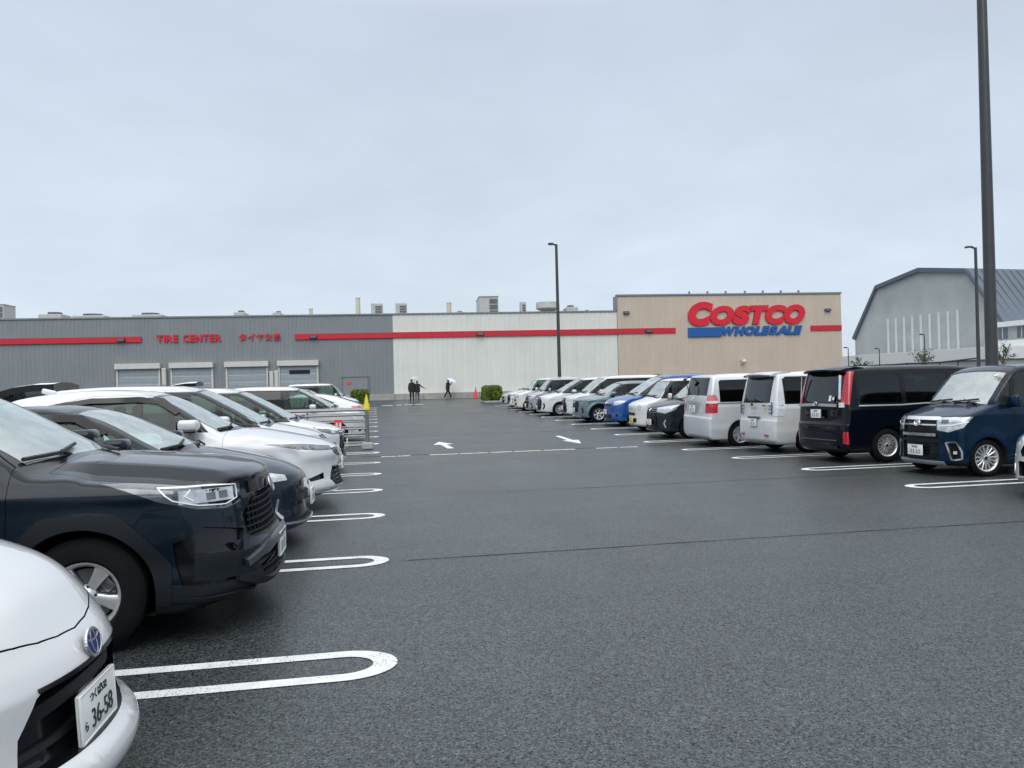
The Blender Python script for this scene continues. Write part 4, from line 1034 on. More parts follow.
    if tail < 2:
        def spoil(bm):
            rows = [[(x-.10*abs(q)**3, q*w, z-.03*q*q) for q in np.linspace(-1, 1, 13)] for x, w, z in ((4.22, .66, 1.822), (4.40, .67, 1.835), (4.56, .66, 1.815), (4.70, .62, 1.775))]
            up = [[bm.verts.new(p) for p in r] for r in rows]; dn = [[bm.verts.new((p[0]-(.02 if i == 3 else 0), p[1]*.985, p[2]-(.03 if i == 3 else .07))) for p in r] for i, r in enumerate(rows)]
            n = 13
            for i in range(3):
                for j in range(n-1):
                    bm.faces.new((up[i][j], up[i][j+1], up[i+1][j+1], up[i+1][j])); bm.faces.new((dn[i][j], dn[i+1][j], dn[i+1][j+1], dn[i][j+1]))
                for j in (0, n-1): bm.faces.new((up[i][j], up[i+1][j], dn[i+1][j], dn[i][j]))
            for i in (0, 3):
                for j in range(n-1): bm.faces.new((up[i][j], up[i][j+1], dn[i][j+1], dn[i][j]))
        c.solid('roof_spoiler', spoil, 'PAINT' if tail == 1 else 'gloss', ang=40)
    if tail == 2:       # parking mirror on the tailgate
        def pm(bm):
            cyl(bm, (4.50, -.52, 1.74), (4.66, -.50, 1.70), .012, n=6); box(bm, (4.69, -.50, 1.64), (.06, .16, .14), .03)
        c.solid('parking_mirror', pm, 'black')
    c.cabin(1.45, 1.1, (2.0, 2.95, 3.75), zs=.92, ztop=1.55)
    c.mirrors(1.5, 1.12)
    c.wheels('cap' if tail == 2 else 'multi', 'satin', .205)
    return c.finish()

def compact_suv():
    """short upright crossover with a clamshell bonnet"""
    c = Car(3.99, 1.695, 1.63, .78, 2.525, .335,
            top=[(0, .88), (.1, .94), (.3, .99), (.7, 1.04), (.95, 1.07), (1.1, 1.14), (1.65, 1.46), (1.9, 1.56), (2.3, 1.60), (3.0, 1.59), (3.6, 1.53), (3.85, 1.4), (3.99, 1.2)],
            front=[(.15, .12), (.22, .03), (.3, .0), (.5, .005), (.7, .015), (.86, .05), (.95, .14), (1.1, .8)],
            rear=[(.2, .1), (.3, .02), (.6, .0), (1.0, .03), (1.3, .14), (1.55, .3)],
            inset=[(.15, .07), (.3, .02), (.5, .0), (.9, .0), (1.0, .02), (1.06, .05), (1.4, .15), (1.55, .2), (1.63, .3)],
            pf=.28, pn=2.7, pr=.10, crown=[(0, .05), (.9, .05), (1.1, .11), (1.8, .08), (2.2, .04), (4, .05)], bev=.03, bevx=.85,
            kt=.055, kf=.055, lines=[(.86, .92, .010, .05)], flare=.03, tw=.2, nx=92, ny=36, nz=38)
    c.arches(.385, clad=.05)
    glazing(c, [('f', [(1.32, 1.06), (2.0, 1.06), (2.0, 1.46), (1.75, 1.45), (1.5, 1.27)], 'wside', 'front_door'),
                ('r', [(2.08, 1.06), (2.8, 1.08), (2.85, 1.42), (2.6, 1.46), (2.08, 1.46)], 'wtint', 'rear_door'),
                ('q', [(2.92, 1.10), (3.4, 1.18), (3.3, 1.36), (2.96, 1.41)], 'wtint', None)],
            [('front_door', [(1.2, .4), (2.03, .4), (2.04, 1.50), (1.72, 1.49), (1.42, 1.28), (1.18, 1.03)], (1.9, .92, .18)),
             ('rear_door', [(2.06, .4), (2.6, .4), (2.85, .75), (2.88, 1.46), (2.6, 1.50), (2.07, 1.50)], (2.75, .94, .18))],
            [(-.66, 1.07), (-.35, 1.095), (0, 1.10), (.35, 1.095), (.66, 1.07), (.57, 1.47), (0, 1.52), (-.57, 1.47)],
            [(-.55, 1.05), (.55, 1.05), (.52, 1.42), (-.52, 1.42)], dlo=[(1.25, 1.035), (3.0, 1.04), (3.48, 1.17), (3.3, 1.41), (2.6, 1.49), (1.72, 1.48), (1.42, 1.29)])
    c.cut('headlight', [(.50, .78, .93), (.3, .68, .92), (.12, .45, .90), (.13, .45, .80), (.30, .66, .82), (.42, .75, .86)], 45, 'lensd', inset=.004, lip=.02)
    c.cut('grille', [(-.42, .86), (.42, .86), (.46, .70), (.40, .42), (-.40, .42), (-.46, .70)], 'front', 'gloss', inset=.03, lip=.04, both=False)
    for z in (.80, .72, .64, .54): c.strip('grille_bar', [(0, -.42, z), (0, .42, z)], .02, (-1, 0, 0), 'clad', -.006, .03, both=False)
    c.strip('skid_plate', [(0, y, .25) for y in np.linspace(-.58, .58, 9)], .05, (-1, 0, 0), 'satin', .016, .03, both=False)
    c.strip('fog_lamp_trim', [(.18, .60, .6), (.22, .66, .5), (.2, .62, .38)], .07, (-.7, .7, 0), 'clad', .006, .02)
    c.plate('front', .50, rec=.02); c.emblem('front', .80, (.05, .04), 'ring', off=.01)
    c.cut('sill_cladding', [(1.1, .2), (2.95, .2), (2.95, .36), (1.1, .36)], 'side', 'clad', inset=-.008, lip=0)
    c.cut('taillight', [(3.75, .74, 1.0), (3.9, .5, 1.0), (3.9, .5, .85), (3.7, .78, .85)], 130, 'red', inset=-.003, lip=0)
    c.cabin(1.4, 1.05, (1.95, 2.65), zs=.85, ztop=1.36)
    c.mirrors(1.36, 1.08); c.wipers(1.0, 1.09)
    c.wheels('six', 'satin', .21)
    return c.finish()

def fastback():
    """white hatch seen from behind: sloping tail with a band of red lamps"""
    c = Car(4.5, 1.76, 1.47, .93, 2.7, .315,
            top=[(0, .66), (.15, .75), (.5, .86), (1.0, .95), (1.2, 1.0), (1.5, 1.15), (2.0, 1.38), (2.4, 1.455), (2.9, 1.45), (3.5, 1.36), (4.1, 1.17), (4.35, 1.08), (4.5, .95)],
            front=[(.15, .10), (.2, .02), (.3, .0), (.5, .03), (.65, .07), (.75, .2), (1.0, 1.0)],
            rear=[(.2, .1), (.3, .02), (.6, .0), (.85, .03), (1.0, .10), (1.1, .2), (1.3, .7)],
            inset=[(.15, .08), (.3, .02), (.5, .0), (.8, .005), (.95, .05), (1.3, .18), (1.46, .28)],
            pf=.42, pn=2.4, pr=.14, crown=[(0, .08), (1.0, .08), (1.3, .13), (2.1, .09), (2.6, .05), (4.5, .06)],
            kt=.08, kf=.06, flare=.015, tw=.2, nx=84, ny=32, nz=32, gc=.17)
    c.arches(.36)
    glazing(c, [('f', [(1.7, 1.0), (2.35, 1.0), (2.35, 1.34), (2.05, 1.32), (1.85, 1.17)], 'wside', 'front_door'),
                ('r', [(2.42, 1.0), (3.1, 1.02), (3.4, 1.15), (3.0, 1.31), (2.42, 1.345)], 'wtint', 'rear_door')],
            [('front_door', [(1.4, .36), (2.37, .36), (2.38, 1.38), (2.0, 1.36), (1.38, .95)], (2.2, .87, .19)),
             ('rear_door', [(2.40, .36), (2.95, .36), (3.2, .7), (3.45, 1.15), (3.0, 1.36), (2.41, 1.38)], (3.05, .9, .19))],
            [(-.67, 1.0), (-.35, 1.02), (0, 1.03), (.35, 1.02), (.67, 1.0), (.54, 1.37), (0, 1.41), (-.54, 1.37)],
            [(-.56, 1.06), (.56, 1.06), (.48, 1.32), (-.48, 1.32)], dlo=[(1.55, .97), (3.15, .99), (3.5, 1.15), (3.0, 1.35), (2.0, 1.35)])
    c.cut('taillight', [(4.05, .80, 1.02), (4.42, .45, 1.03), (4.46, .42, .95), (4.1, .82, .88)], 128, 'red', inset=-.004, lip=0)
    c.cut('headlight', [(.7, .8, .80), (.2, .5, .72), (.2, .5, .66), (.55, .78, .70)], 45, 'lens', inset=.004, lip=.02)
    c.strip('chrome_strip', [(c.L, -.4, .92), (c.L, .4, .92)], .02, (1, 0, 0), 'chrome', .006, .02, both=False)
    c.plate('rear', .80, rec=.0)
    c.cut('rear_bumper_insert', [(-.6, .32), (.6, .32), (.5, .22), (-.5, .22)], 'rear', 'gloss', inset=.01, lip=.02, both=False)
    c.cabin(1.75, 1.0, (2.3, 3.05), zs=.72, ztop=1.22)
    c.mirrors(1.66, 1.02); c.wheels('five', 'satin', .2)
    return c.finish()
# ------------------------------------------------------------------ camera
def make_camera():
    f, pi, ro, ya = 769.25, .0047, -.025, .176
    F = Vector((math.sin(ya)*math.cos(pi), math.cos(ya)*math.cos(pi), math.sin(pi)))
    Rt = Vector((math.cos(ya), -math.sin(ya), 0)); U = Rt.cross(F)
    R2 = Rt*math.cos(ro)+U*math.sin(ro); U2 = U*math.cos(ro)-Rt*math.sin(ro)
    cd = bpy.data.cameras.new('camera'); o = bpy.data.objects.new('camera', cd); COL.objects.link(o)
    cd.sensor_width = 36.; cd.lens = 36.*f/1024.; cd.clip_start = .05; cd.clip_end = 3000.
    m = Matrix((R2, U2, -F)).transposed().to_4x4(); m.translation = (0, 0, H)
    o.matrix_world = m; SC.camera = o
make_camera()
SC.view_settings.view_transform = 'Standard'; SC.view_settings.look = 'None'
SC.view_settings.exposure = .12; SC.view_settings.gamma = 1.
SC.cycles.max_bounces = 8; SC.cycles.transparent_max_bounces = 24; SC.cycles.caustics_reflective = False; SC.cycles.caustics_refractive = False

# ------------------------------------------------------------------ overcast sky and sun
SUN_EL, SUN_AZ = R(44), R(196)
def make_world():
    w = bpy.data.worlds.new('World'); SC.world = w; w.use_nodes = True
    nt = w.node_tree; nt.nodes.clear(); L = nt.links.new
    out = nd(nt, 'ShaderNodeOutputWorld'); bg = nd(nt, 'ShaderNodeBackground', Strength=.1); L(bg.outputs[0], out.inputs[0])
    sky = nd(nt, 'ShaderNodeTexSky'); sky.sky_type = 'NISHITA'; sky.sun_disc = False
    sky.sun_elevation = SUN_EL; sky.sun_rotation = SUN_AZ
    tc = nd(nt, 'ShaderNodeTexCoord'); sx = nd(nt, 'ShaderNodeSeparateXYZ'); L(tc.outputs['Generated'], sx.inputs[0])
    # cloud deck: projected on a plane high above so that it closes up towards the horizon
    ab = nd(nt, 'ShaderNodeMath', operation='MAXIMUM'); L(sx.outputs['Z'], ab.inputs[0]); ab.inputs[1].default_value = .0
    ad = nd(nt, 'ShaderNodeMath', operation='ADD'); L(ab.outputs[0], ad.inputs[0]); ad.inputs[1].default_value = .22
    dv = nd(nt, 'ShaderNodeVectorMath', operation='DIVIDE'); L(tc.outputs['Generated'], dv.inputs[0])
    cb = nd(nt, 'ShaderNodeCombineXYZ'); 
    for i in range(3): L(ad.outputs[0], cb.inputs[i])
    L(cb.outputs[0], dv.inputs[1])
    n1 = nd(nt, 'ShaderNodeTexNoise', Scale=1.3, Detail=6., Roughness=.55, Distortion=.4); L(dv.outputs[0], n1.inputs['Vector'])
    n2 = nd(nt, 'ShaderNodeTexNoise', Scale=4.5, Detail=6., Roughness=.6, Distortion=.3); L(dv.outputs[0], n2.inputs['Vector'])
    ra = nd(nt, 'ShaderNodeValToRGB'); L(ab.outputs[0], ra.inputs['Fac'])
    e = ra.color_ramp.elements
    def S(r, g, b): return tuple((x/255/12.92 if x/255 <= .04045 else ((x/255+.055)/1.055)**2.4) for x in (r, g, b))
    stops = [(0., S(211, 223, 236)), (.12, S(210, 222, 236)), (.28, S(205, 217, 232)), (.44, S(195, 207, 223)), (.62, (1.08, 1.10, 1.14)), (1., (1.95, 1.97, 2.0))]
    e[0].position, e[0].color = stops[0][0], (*stops[0][1], 1)
    e[1].position, e[1].color = stops[-1][0], (*stops[-1][1], 1)
    for p, c in stops[1:-1]:
        q = e.new(p); q.color = (*c, 1)
    m1 = nd(nt, 'ShaderNodeMapRange'); L(n1.outputs['Fac'], m1.inputs['Value'])
    for k, v in (('From Min', .3), ('From Max', .7), ('To Min', .93), ('To Max', 1.05)): m1.inputs[k].default_value = v
    m2 = nd(nt, 'ShaderNodeMapRange'); L(n2.outputs['Fac'], m2.inputs['Value'])
    for k, v in (('From Min', .3), ('From Max', .7), ('To Min', .98), ('To Max', 1.02)): m2.inputs[k].default_value = v
    mm = nd(nt, 'ShaderNodeMath', operation='MULTIPLY'); L(m1.outputs[0], mm.inputs[0]); L(m2.outputs[0], mm.inputs[1])
    m10 = nd(nt, 'ShaderNodeMath', operation='MULTIPLY'); L(mm.outputs[0], m10.inputs[0]); m10.inputs[1].default_value = 10.
    sc = nd(nt, 'ShaderNodeVectorMath', operation='SCALE'); L(ra.outputs[0], sc.inputs[0]); L(m10.outputs[0], sc.inputs['Scale'])
    mx = nd(nt, 'ShaderNodeMix', data_type='RGBA'); mx.inputs['Factor'].default_value = .95
    L(sky.outputs[0], mx.inputs[6]); L(sc.outputs[0], mx.inputs[7]); L(mx.outputs[2], bg.inputs['Color'])
    l = bpy.data.lights.new('sun', 'SUN'); l.energy = 1.5; l.angle = R(50); l.color = (1, .985, .955)
    o = bpy.data.objects.new('sun', l); COL.objects.link(o)
    d = Vector((math.sin(SUN_AZ)*math.cos(SUN_EL), math.cos(SUN_AZ)*math.cos(SUN_EL), math.sin(SUN_EL)))
    o.rotation_euler = d.to_track_quat('Z', 'Y').to_euler()
make_world()

# ------------------------------------------------------------------ asphalt
def asphalt_mat():
    m, nt = _nt('damp_asphalt'); L = nt.links.new
    o = nd(nt, 'ShaderNodeOutputMaterial'); b = nd(nt, 'ShaderNodeBsdfPrincipled'); L(b.outputs[0], o.inputs[0])
    tc = nd(nt, 'ShaderNodeTexCoord')
    def noise(sc, det=4., rough=.55, vec=None):
        n = nd(nt, 'ShaderNodeTexNoise', Scale=sc, Detail=det, Roughness=rough); L(vec or tc.outputs['Object'], n.inputs['Vector']); return n.outputs['Fac']
    def mr(src, a, b_, c, d):
        n = nd(nt, 'ShaderNodeMapRange'); L(src, n.inputs['Value'])
        for k, v in zip(('From Min', 'From Max', 'To Min', 'To Max'), (a, b_, c, d)): n.inputs[k].default_value = v
        return n.outputs[0]
    def ma(op, x, y):
        n = nd(nt, 'ShaderNodeMath', operation=op)
        for i, q in enumerate((x, y)):
            if isinstance(q, (int, float)): n.inputs[i].default_value = q
            else: L(q, n.inputs[i])
        return n.outputs[0]
    vo = nd(nt, 'ShaderNodeTexVoronoi', Scale=115.); L(tc.outputs['Object'], vo.inputs['Vector'])      # aggregate
    sep = nd(nt, 'ShaderNodeSeparateColor'); L(vo.outputs['Color'], sep.inputs[0])
    chip = mr(sep.outputs[0], .0, 1., .1, 1.9)
    pale = mr(sep.outputs[1], .92, .97, 0., 1.)
    vo2 = nd(nt, 'ShaderNodeTexVoronoi', Scale=75.); L(tc.outputs['Object'], vo2.inputs['Vector'])
    sp2 = nd(nt, 'ShaderNodeSeparateColor'); L(vo2.outputs['Color'], sp2.inputs[0])
    pale2 = ma('MULTIPLY', mr(sp2.outputs[1], .93, .95, 0., .8), mr(vo2.outputs['Distance'], .25, .4, 1., 0.))
    fine = mr(noise(210., 3.), .3, .7, .7, 1.3)
    patch = mr(noise(.35, 6.), .3, .7, .90, 1.10)
    mp = nd(nt, 'ShaderNodeMapping'); mp.inputs['Scale'].default_value = (.9, .12, 1); L(tc.outputs['Object'], mp.inputs[0])
    trail = mr(noise(1.6, 4., vec=mp.outputs[0]), .35, .65, .93, 1.07)    # wheel tracks along the lane
    v = ma('MULTIPLY', ma('MULTIPLY', chip, fine), ma('MULTIPLY', ma('MULTIPLY', patch, mr(noise(26., 5., .75), .32, .68, .6, 1.4)), trail))
    # paving seams across the lane
    sx = nd(nt, 'ShaderNodeSeparateXYZ'); L(tc.outputs['Object'], sx.inputs[0])
    wob = mr(noise(1.2, 3.), .3, .7, -.03, .03)
    seam = None
    for y0 in (6.86, 11.4, 25.6, 32.0, 39.0, 47.):
        d = ma('ABSOLUTE', ma('SUBTRACT', ma('ADD', sx.outputs['Y'], wob), y0), 0.)
        s = mr(d, .008, .035, .45, 1.)
        seam = s if seam is None else ma('MULTIPLY', seam, s)
    v = ma('MULTIPLY', v, seam)
    base = nd(nt, 'ShaderNodeVectorMath', operation='SCALE'); base.inputs[0].default_value = (.034, .0415, .0440); L(v, base.inputs['Scale'])
    mx = nd(nt, 'ShaderNodeMix', data_type='RGBA'); L(ma('ADD', ma('MULTIPLY', pale, .35), pale2), mx.inputs['Factor']); L(base.outputs[0], mx.inputs[6]); mx.inputs[7].default_value = (.17, .18, .18, 1)
    L(mx.outputs[2], b.inputs['Base Color'])
    wet = mr(noise(.5, 5.), .35, .65, .36, .41); L(wet, b.inputs['Roughness'])
    L(ma('MULTIPLY', mr(sep.outputs[2], 0., 1., .08, .95), mr(noise(210., 2.), .3, .7, .5, 1.5)), b.inputs['Specular IOR Level'])
    bp = nd(nt, 'ShaderNodeBump', Strength=.14, Distance=.006); L(ma('ADD', mr(vo.outputs['Distance'], 0., .6, 1., 0.), noise(160.)), bp.inputs['Height']); L(bp.outputs[0], b.inputs['Normal'])
    return m
M['asphalt'] = asphalt_mat()
M['seam'] = mat('paving_seam', (.006, .007, .008), .9, spec=.1, var=.3, vscale=20.)
M['line'] = mat('road_paint', (.66, .68, .68), .6, var=.16, vscale=9., bump=.4, bscale=150)
def worn(m, lo=.60, hi=.70, dark=(.05, .055, .06, 1)):
    nt = m.node_tree; L = nt.links.new; b = [n for n in nt.nodes if n.type == 'BSDF_PRINCIPLED'][0]
    src = b.inputs['Base Color'].links[0].from_socket
    tc = nd(nt, 'ShaderNodeTexCoord'); n1 = nd(nt, 'ShaderNodeTexNoise', Scale=2.2, Detail=3.); n2 = nd(nt, 'ShaderNodeTexNoise', Scale=70., Detail=4.)
    for n in (n1, n2): L(tc.outputs['Object'], n.inputs['Vector'])
    a = nd(nt, 'ShaderNodeMath', operation='MULTIPLY_ADD'); L(n1.outputs['Fac'], a.inputs[0]); a.inputs[1].default_value = .45; L(n2.outputs['Fac'], a.inputs[2])
    r = nd(nt, 'ShaderNodeMapRange'); L(a.outputs[0], r.inputs['Value'])
    for k, v in (('From Min', lo+.22), ('From Max', hi+.22), ('To Min', 0.), ('To Max', .75)): r.inputs[k].default_value = v
    x = nd(nt, 'ShaderNodeMix', data_type='RGBA'); L(r.outputs[0], x.inputs['Factor']); L(src, x.inputs[6]); x.inputs[7].default_value = dark; L(x.outputs[2], b.inputs['Base Color'])
worn(M['line'])
M['oldline'] = mat('worn_paint', (.46, .46, .39), .7, var=.35, vscale=7., bump=.4, bscale=150)
M['conc'] = mat('concrete', (.33, .33, .31), .85, var=.18, vscale=2.2, bump=.25, bscale=60)
def ground():
    ys = [-60, -20, -5, 0, 2.5, 5, 7.5, 10, 12.5, 15, 17, 18.2, 18.917, 19.6, 21, 25, 30, 35, 40, 50, 60, 71, 80, 120, 250, 600, 2200]
    xs = [-1500, -300, -60, -20, -8, 0, 4, 8, 15, 30, 60, 120, 400, 1500]
    V = [(x, y, gz(y)) for y in ys for x in xs]; n = len(xs); F = []
    for j in range(len(ys)-1):
        for i in range(n-1): F.append((j*n+i, j*n+i+1, (j+1)*n+i+1, (j+1)*n+i))
    return tag(mesh_obj('asphalt_ground', V, F, M['asphalt']), kind='structure')
GROUND = ground()
def decal(name, P, F, m, dz=.004, th=.0):
    """a thin sheet lying on the asphalt"""
    V = [(x, y, gz(y)+dz) for x, y in P]
    o = mesh_obj(name, V, F, m, parent=GROUND); o['kind'] = 'structure'; return o
def bay_loop(xt, y, dirn, ln=5.0, half=.235, w=.10):
    """one long U painted between two bays; the rounded end points at the lane"""
    out, inn = [], []
    r = half
    pts = [(-ln, -r)]+[(-r*1.25+r*1.25*math.cos(R(a)), r*math.sin(R(a))) for a in range(-90, 91, 10)]+[(-ln, r)]
    pin = [(-ln, -(r-w))]+[(-r*1.25+(r*1.25-w*1.3)*math.cos(R(a)), (r-w)*math.sin(R(a))) for a in range(-90, 91, 10)]+[(-ln, r-w)]
    P = [(xt+dirn*a, y+b) for a, b in pts]+[(xt+dirn*a, y+b) for a, b in pin]
    n = len(pts); F = []
    for i in range(n-1):
        F.append((i, i+1, n+i+1, n+i) if dirn > 0 else (i, n+i, n+i+1, i+1))
    decal('bay_marking', P, F, M['line'])
for i in range(-1, 18): bay_loop(.085, 4.246+2.7*i, 1)
for i in range(-2, 15): bay_loop(7.33, 9.685+2.7*i, -1)
def rect(x0, x1, y0, y1): return [(x0, y0), (x1, y0), (x1, y1), (x0, y1)], [(0, 1, 2, 3)]
for x0, x1 in ((.10, .46), (.5, .82), (1.30, 2.02), (2.06, 2.78), (2.84, 3.4), (3.45, 4.15), (4.2, 5.05), (5.6, 6.2), (6.25, 6.75)):     # worn line along the gutter
    decal('worn_line', *rect(x0, x1, 19.22, 19.40), M['oldline'])
decal('gutter_joint', *rect(-.4, 7.6, 19.43, 19.47), M['seam'], dz=.003)
def arrow(x, y, ang, s=1., hw=.27, sw=.08):
    pts = [(-sw, -1.0), (sw, -1.0), (sw, .15), (hw, .15), (0, 1.0), (-hw, .15), (-sw, .15)]
    c, q = math.cos(ang), math.sin(ang)
    P = [(x+s*(a*c-b*q), y+s*(a*q+b*c)) for a, b in pts]
    decal('painted_arrow', P, [(0, 1, 2, 6), (6, 2, 3), (6, 3, 4), (6, 4, 5)], M['line'])
arrow(1.9, 21.9, R(4), 1.1); arrow(5.6, 22.15, R(180), 1.4, .18, .06)
for x0, x1, y0 in ((.42, 1.15, 53.2), (1.42, 1.75, 53.5), (1.95, 2.55, 53.8), (2.7, 3.3, 54.1)):
    decal('painted_lettering', *rect(x0, x1, y0, y0+.6), M['line'])

def seam(y0, x0, x1, w, seed):
    r = random.Random(seed); n = int((x1-x0)/.25); P, F = [], []; off = 0.
    for i in range(n+1):
        off = off*.9+r.gauss(0, .006); x = x0+(x1-x0)*i/n; k = w*r.uniform(.5, 1.3)
        P += [(x, y0+off-k/2), (x, y0+off+k/2)]
    F = [(2*i, 2*i+2, 2*i+3, 2*i+1) for i in range(n)]
    decal('paving_seam', P, F, M['seam'], dz=.0025)
seam(6.86, .25, 45., .013, 1); seam(11.35, 1.5, 7.6, .012, 2); seam(25.6, -2, 30, .03, 3); seam(39., -2, 30, .04, 4)
# ------------------------------------------------------------------ the store
A_F = math.radians(-3.4); FD = Vector((math.cos(A_F), math.sin(A_F), 0)); FN = Vector((math.sin(-A_F)*-1, math.cos(A_F), 0)); FN = Vector((-FD.y, FD.x, 0))
F0 = Vector((2.06, 66.5, 0))
def fp(u, z, off=0.):
    """u metres along the front, off metres out of it towards the lot"""
    p = F0+FD*u-FN*off; return Vector((p.x, p.y, z))
FROT = Matrix.Rotation(A_F, 4, 'Z')
M['w_grey'] = mat('grey_cladding', (.205, .23, .244), .5, var=.06, vscale=.5, metal=.1)
M['w_white'] = mat('offwhite_cladding', (.645, .66, .615), .55, var=.05, vscale=.4)
M['w_beige'] = mat('beige_cladding', (.51, .43, .35), .55, var=.05, vscale=.4)
M['trim'] = mat('parapet_flashing', (.20, .21, .215), .45, var=.08, metal=.2)
M['stripe'] = mat('red_panel', (.50, .012, .03), .4, var=.06)
M['logo_red'] = mat('red_sign_face', (.62, .008, .025), .35, var=.05)
M['logo_blue'] = mat('blue_sign_face', (.006, .09, .31), .35, var=.05)
M['roof'] = mat('flat_roof', (.25, .25, .25), .8, var=.15)
M['unit'] = mat('plant_casing', (.40, .41, .40), .5, var=.1)
M['unitd'] = mat('plant_grille', (.10, .11, .11), .6, var=.2)
M['cream'] = mat('cream_pipe', (.50, .49, .40), .6, var=.1)
M['shut'] = mat('shutter', (.30, .345, .37), .4, var=.08, metal=.2)
M['frame'] = mat('pale_frame', (.56, .56, .52), .5, var=.06)
M['door'] = mat('grey_door', (.20, .22, .235), .45, var=.06)
M['fix'] = mat('wall_lamp', (.03, .032, .035), .4)
M['signred'] = mat('small_red_sign', (.6, .06, .10), .5)
def weather(m, amt=.10):
    nt = m.node_tree; L = nt.links.new; b = [n for n in nt.nodes if n.type == 'BSDF_PRINCIPLED'][0]
    src = b.inputs['Base Color'].links[0].from_socket
    tc = nd(nt, 'ShaderNodeTexCoord'); mp = nd(nt, 'ShaderNodeMapping'); mp.inputs['Scale'].default_value = (1.6, 1.6, .10); L(tc.outputs['Object'], mp.inputs[0])
    n = nd(nt, 'ShaderNodeTexNoise', Scale=1.5, Detail=6., Roughness=.65); L(mp.outputs[0], n.inputs['Vector'])
    r = nd(nt, 'ShaderNodeMapRange'); L(n.outputs['Fac'], r.inputs['Value'])
    for k, v in (('From Min', .3), ('From Max', .72), ('To Min', 1.0+amt*.3), ('To Max', 1-amt)): r.inputs[k].default_value = v
    v = nd(nt, 'ShaderNodeVectorMath', operation='SCALE'); L(src, v.inputs[0]); L(r.outputs[0], v.inputs['Scale']); L(v.outputs[0], b.inputs['Base Color'])
for k_ in ('w_grey', 'w_white', 'w_beige', 'conc', 'frame', 'shut'): weather(M[k_], .07)
def ribbed(name, u0, u1, z0, z1, m, parent, pitch=.34, dep=.024, off=0., back=None):
    """profiled sheet: flat pans with raised ribs"""
    V, F = [], []
    us = []; u = u0
    while u < u1-.01:
        for a, d in ((0, 0.), (.52, 0.), (.62, dep), (.90, dep)):
            q = u+pitch*a
            if q < u1: us.append((q, d))
        u += pitch
    us.append((u1, 0.))
    for q, d in us: V += [tuple(fp(q, z0, off+d)), tuple(fp(q, z1, off+d))]
    for i in range(len(us)-1): F.append((2*i, 2*i+2, 2*i+3, 2*i+1))
    return mesh_obj(name, V, F, m, parent)
def fbox(bm, u0, u1, z0, z1, o0, o1, bev=0., mi=0):
    """box on the front: u range, z range, offset range (out positive)"""
    c = fp((u0+u1)/2, (z0+z1)/2, (o0+o1)/2)
    return box(bm, c, (abs(u1-u0), abs(o1-o0), abs(z1-z0)), bev, FROT, mi)
def fobj(name, spec, mats, parent=None, bev=0., smooth=None):
    bm = bmesh.new()
    for s_ in spec: fbox(bm, *s_[:6], bev, s_[6] if len(s_) > 6 else 0)
    return bm_obj(name, bm, mats, parent, smooth)
ZB, ZT, ZT2 = .55, 7.93, 9.30
store = empty('warehouse_store', fp(0, 0), label='long low warehouse store clad in grey, off-white and beige ribbed sheet with a red band', cat='building')
def keep(o, par):       # parent without moving: the parent only carries a plain translation
    o.parent = par; o.matrix_parent_inverse = Matrix.Translation(par.location).inverted(); return o
def part(o): return keep(o, store)
part(fobj('wall', [(-70, 40.2, .2, ZT-.05, -60, -.12)], M['roof']))
part(ribbed('grey_wall', -70, -.46, ZB, ZT-.02, M['w_grey'], None))
part(ribbed('white_wall', -.46, 19.18, ZB, ZT-.02, M['w_white'], None, pitch=.42, dep=.018))
part(fobj('tall_wall', [(19.2, 40.12, ZT-.3, ZT2-.05, -.9, -.06)], M['w_beige']))
part(ribbed('beige_wall', 19.2, 40.12, ZB, ZT2-.02, M['w_beige'], None, off=.06))
part(fobj('side_wall', [(40.12, 40.2, ZB, ZT2-.06, -45, .05)], M['w_beige']))
part(fobj('parapet', [(-70, 19.16, ZT-.02, ZT+.10, -.25, .09)], M['trim']))
part(fobj('parapet', [(19.12, 40.24, ZT2-.02, ZT2+.12, -.25, .16), (19.08, 19.22, ZT+.10, ZT2-.02, -.9, .145)], M['trim']))
for a, b in ((-70, -20.95), (-8.63, 24.46), (37.18, 40.16)):
    part(fobj('red_band', [(a, b, 5.93, 6.40, .03 if b < 20 or a < 0 else .1, .16 if b < 30 else .16)], M['stripe']))
for u in (25.8, 27.5, 29.2, 31.0, 32.7, 34.4, 36.1):
    part(fobj('parapet_bracket', [(u, u+.10, ZT2+.12, ZT2+.34, -.1, .12)], M['trim']))
# loading doors
for a, b in ((-22.95, -19.5), (-18.7, -15.3), (-14.3, -10.87), (-10.05, -6.75)):
    d = fobj('roller_shutter', [(a+.16, b-.16, ZB, 3.72, .04, .09)]+[(a+.16, b-.16, z, z+.03, .09, .11) for z in (1.0, 1.55, 2.1, 2.65, 3.2)], M['shut']); part(d)
    fr = fobj('shutter_frame', [(a, a+.15, ZB, 3.70, .04, .18), (b-.15, b, ZB, 3.70, .04, .18), (a-.05, b+.05, 3.72, 4.16, .04, .42)], M['frame'], bev=.012)
    fr.parent = d; fr.matrix_parent_inverse = Matrix.Identity(4)
    for z in (1.27, 2.38, 3.0):
        s_ = fobj('shutter_seam', [(a+.17, b-.17, z, z+.045, .09, .105)], M['frame']); s_.parent = d
    if a > -11:
        s_ = fobj('window_strip', [(a+.9, b-.7, 3.02, 3.36, .09, .12)], M['gloss']); s_.parent = d
pd = fobj('service_door', [(-4.78, -2.68, ZB+.4, 2.66, .04, .10)], M['door'], bev=.01); part(pd)
q = fobj('door_frame', [(-4.86, -4.79, ZB+.4, 2.72, .04, .16), (-2.67, -2.60, ZB+.4, 2.72, .04, .16), (-4.86, -2.60, 2.67, 2.75, .04, .16)], M['trim']); q.parent = pd
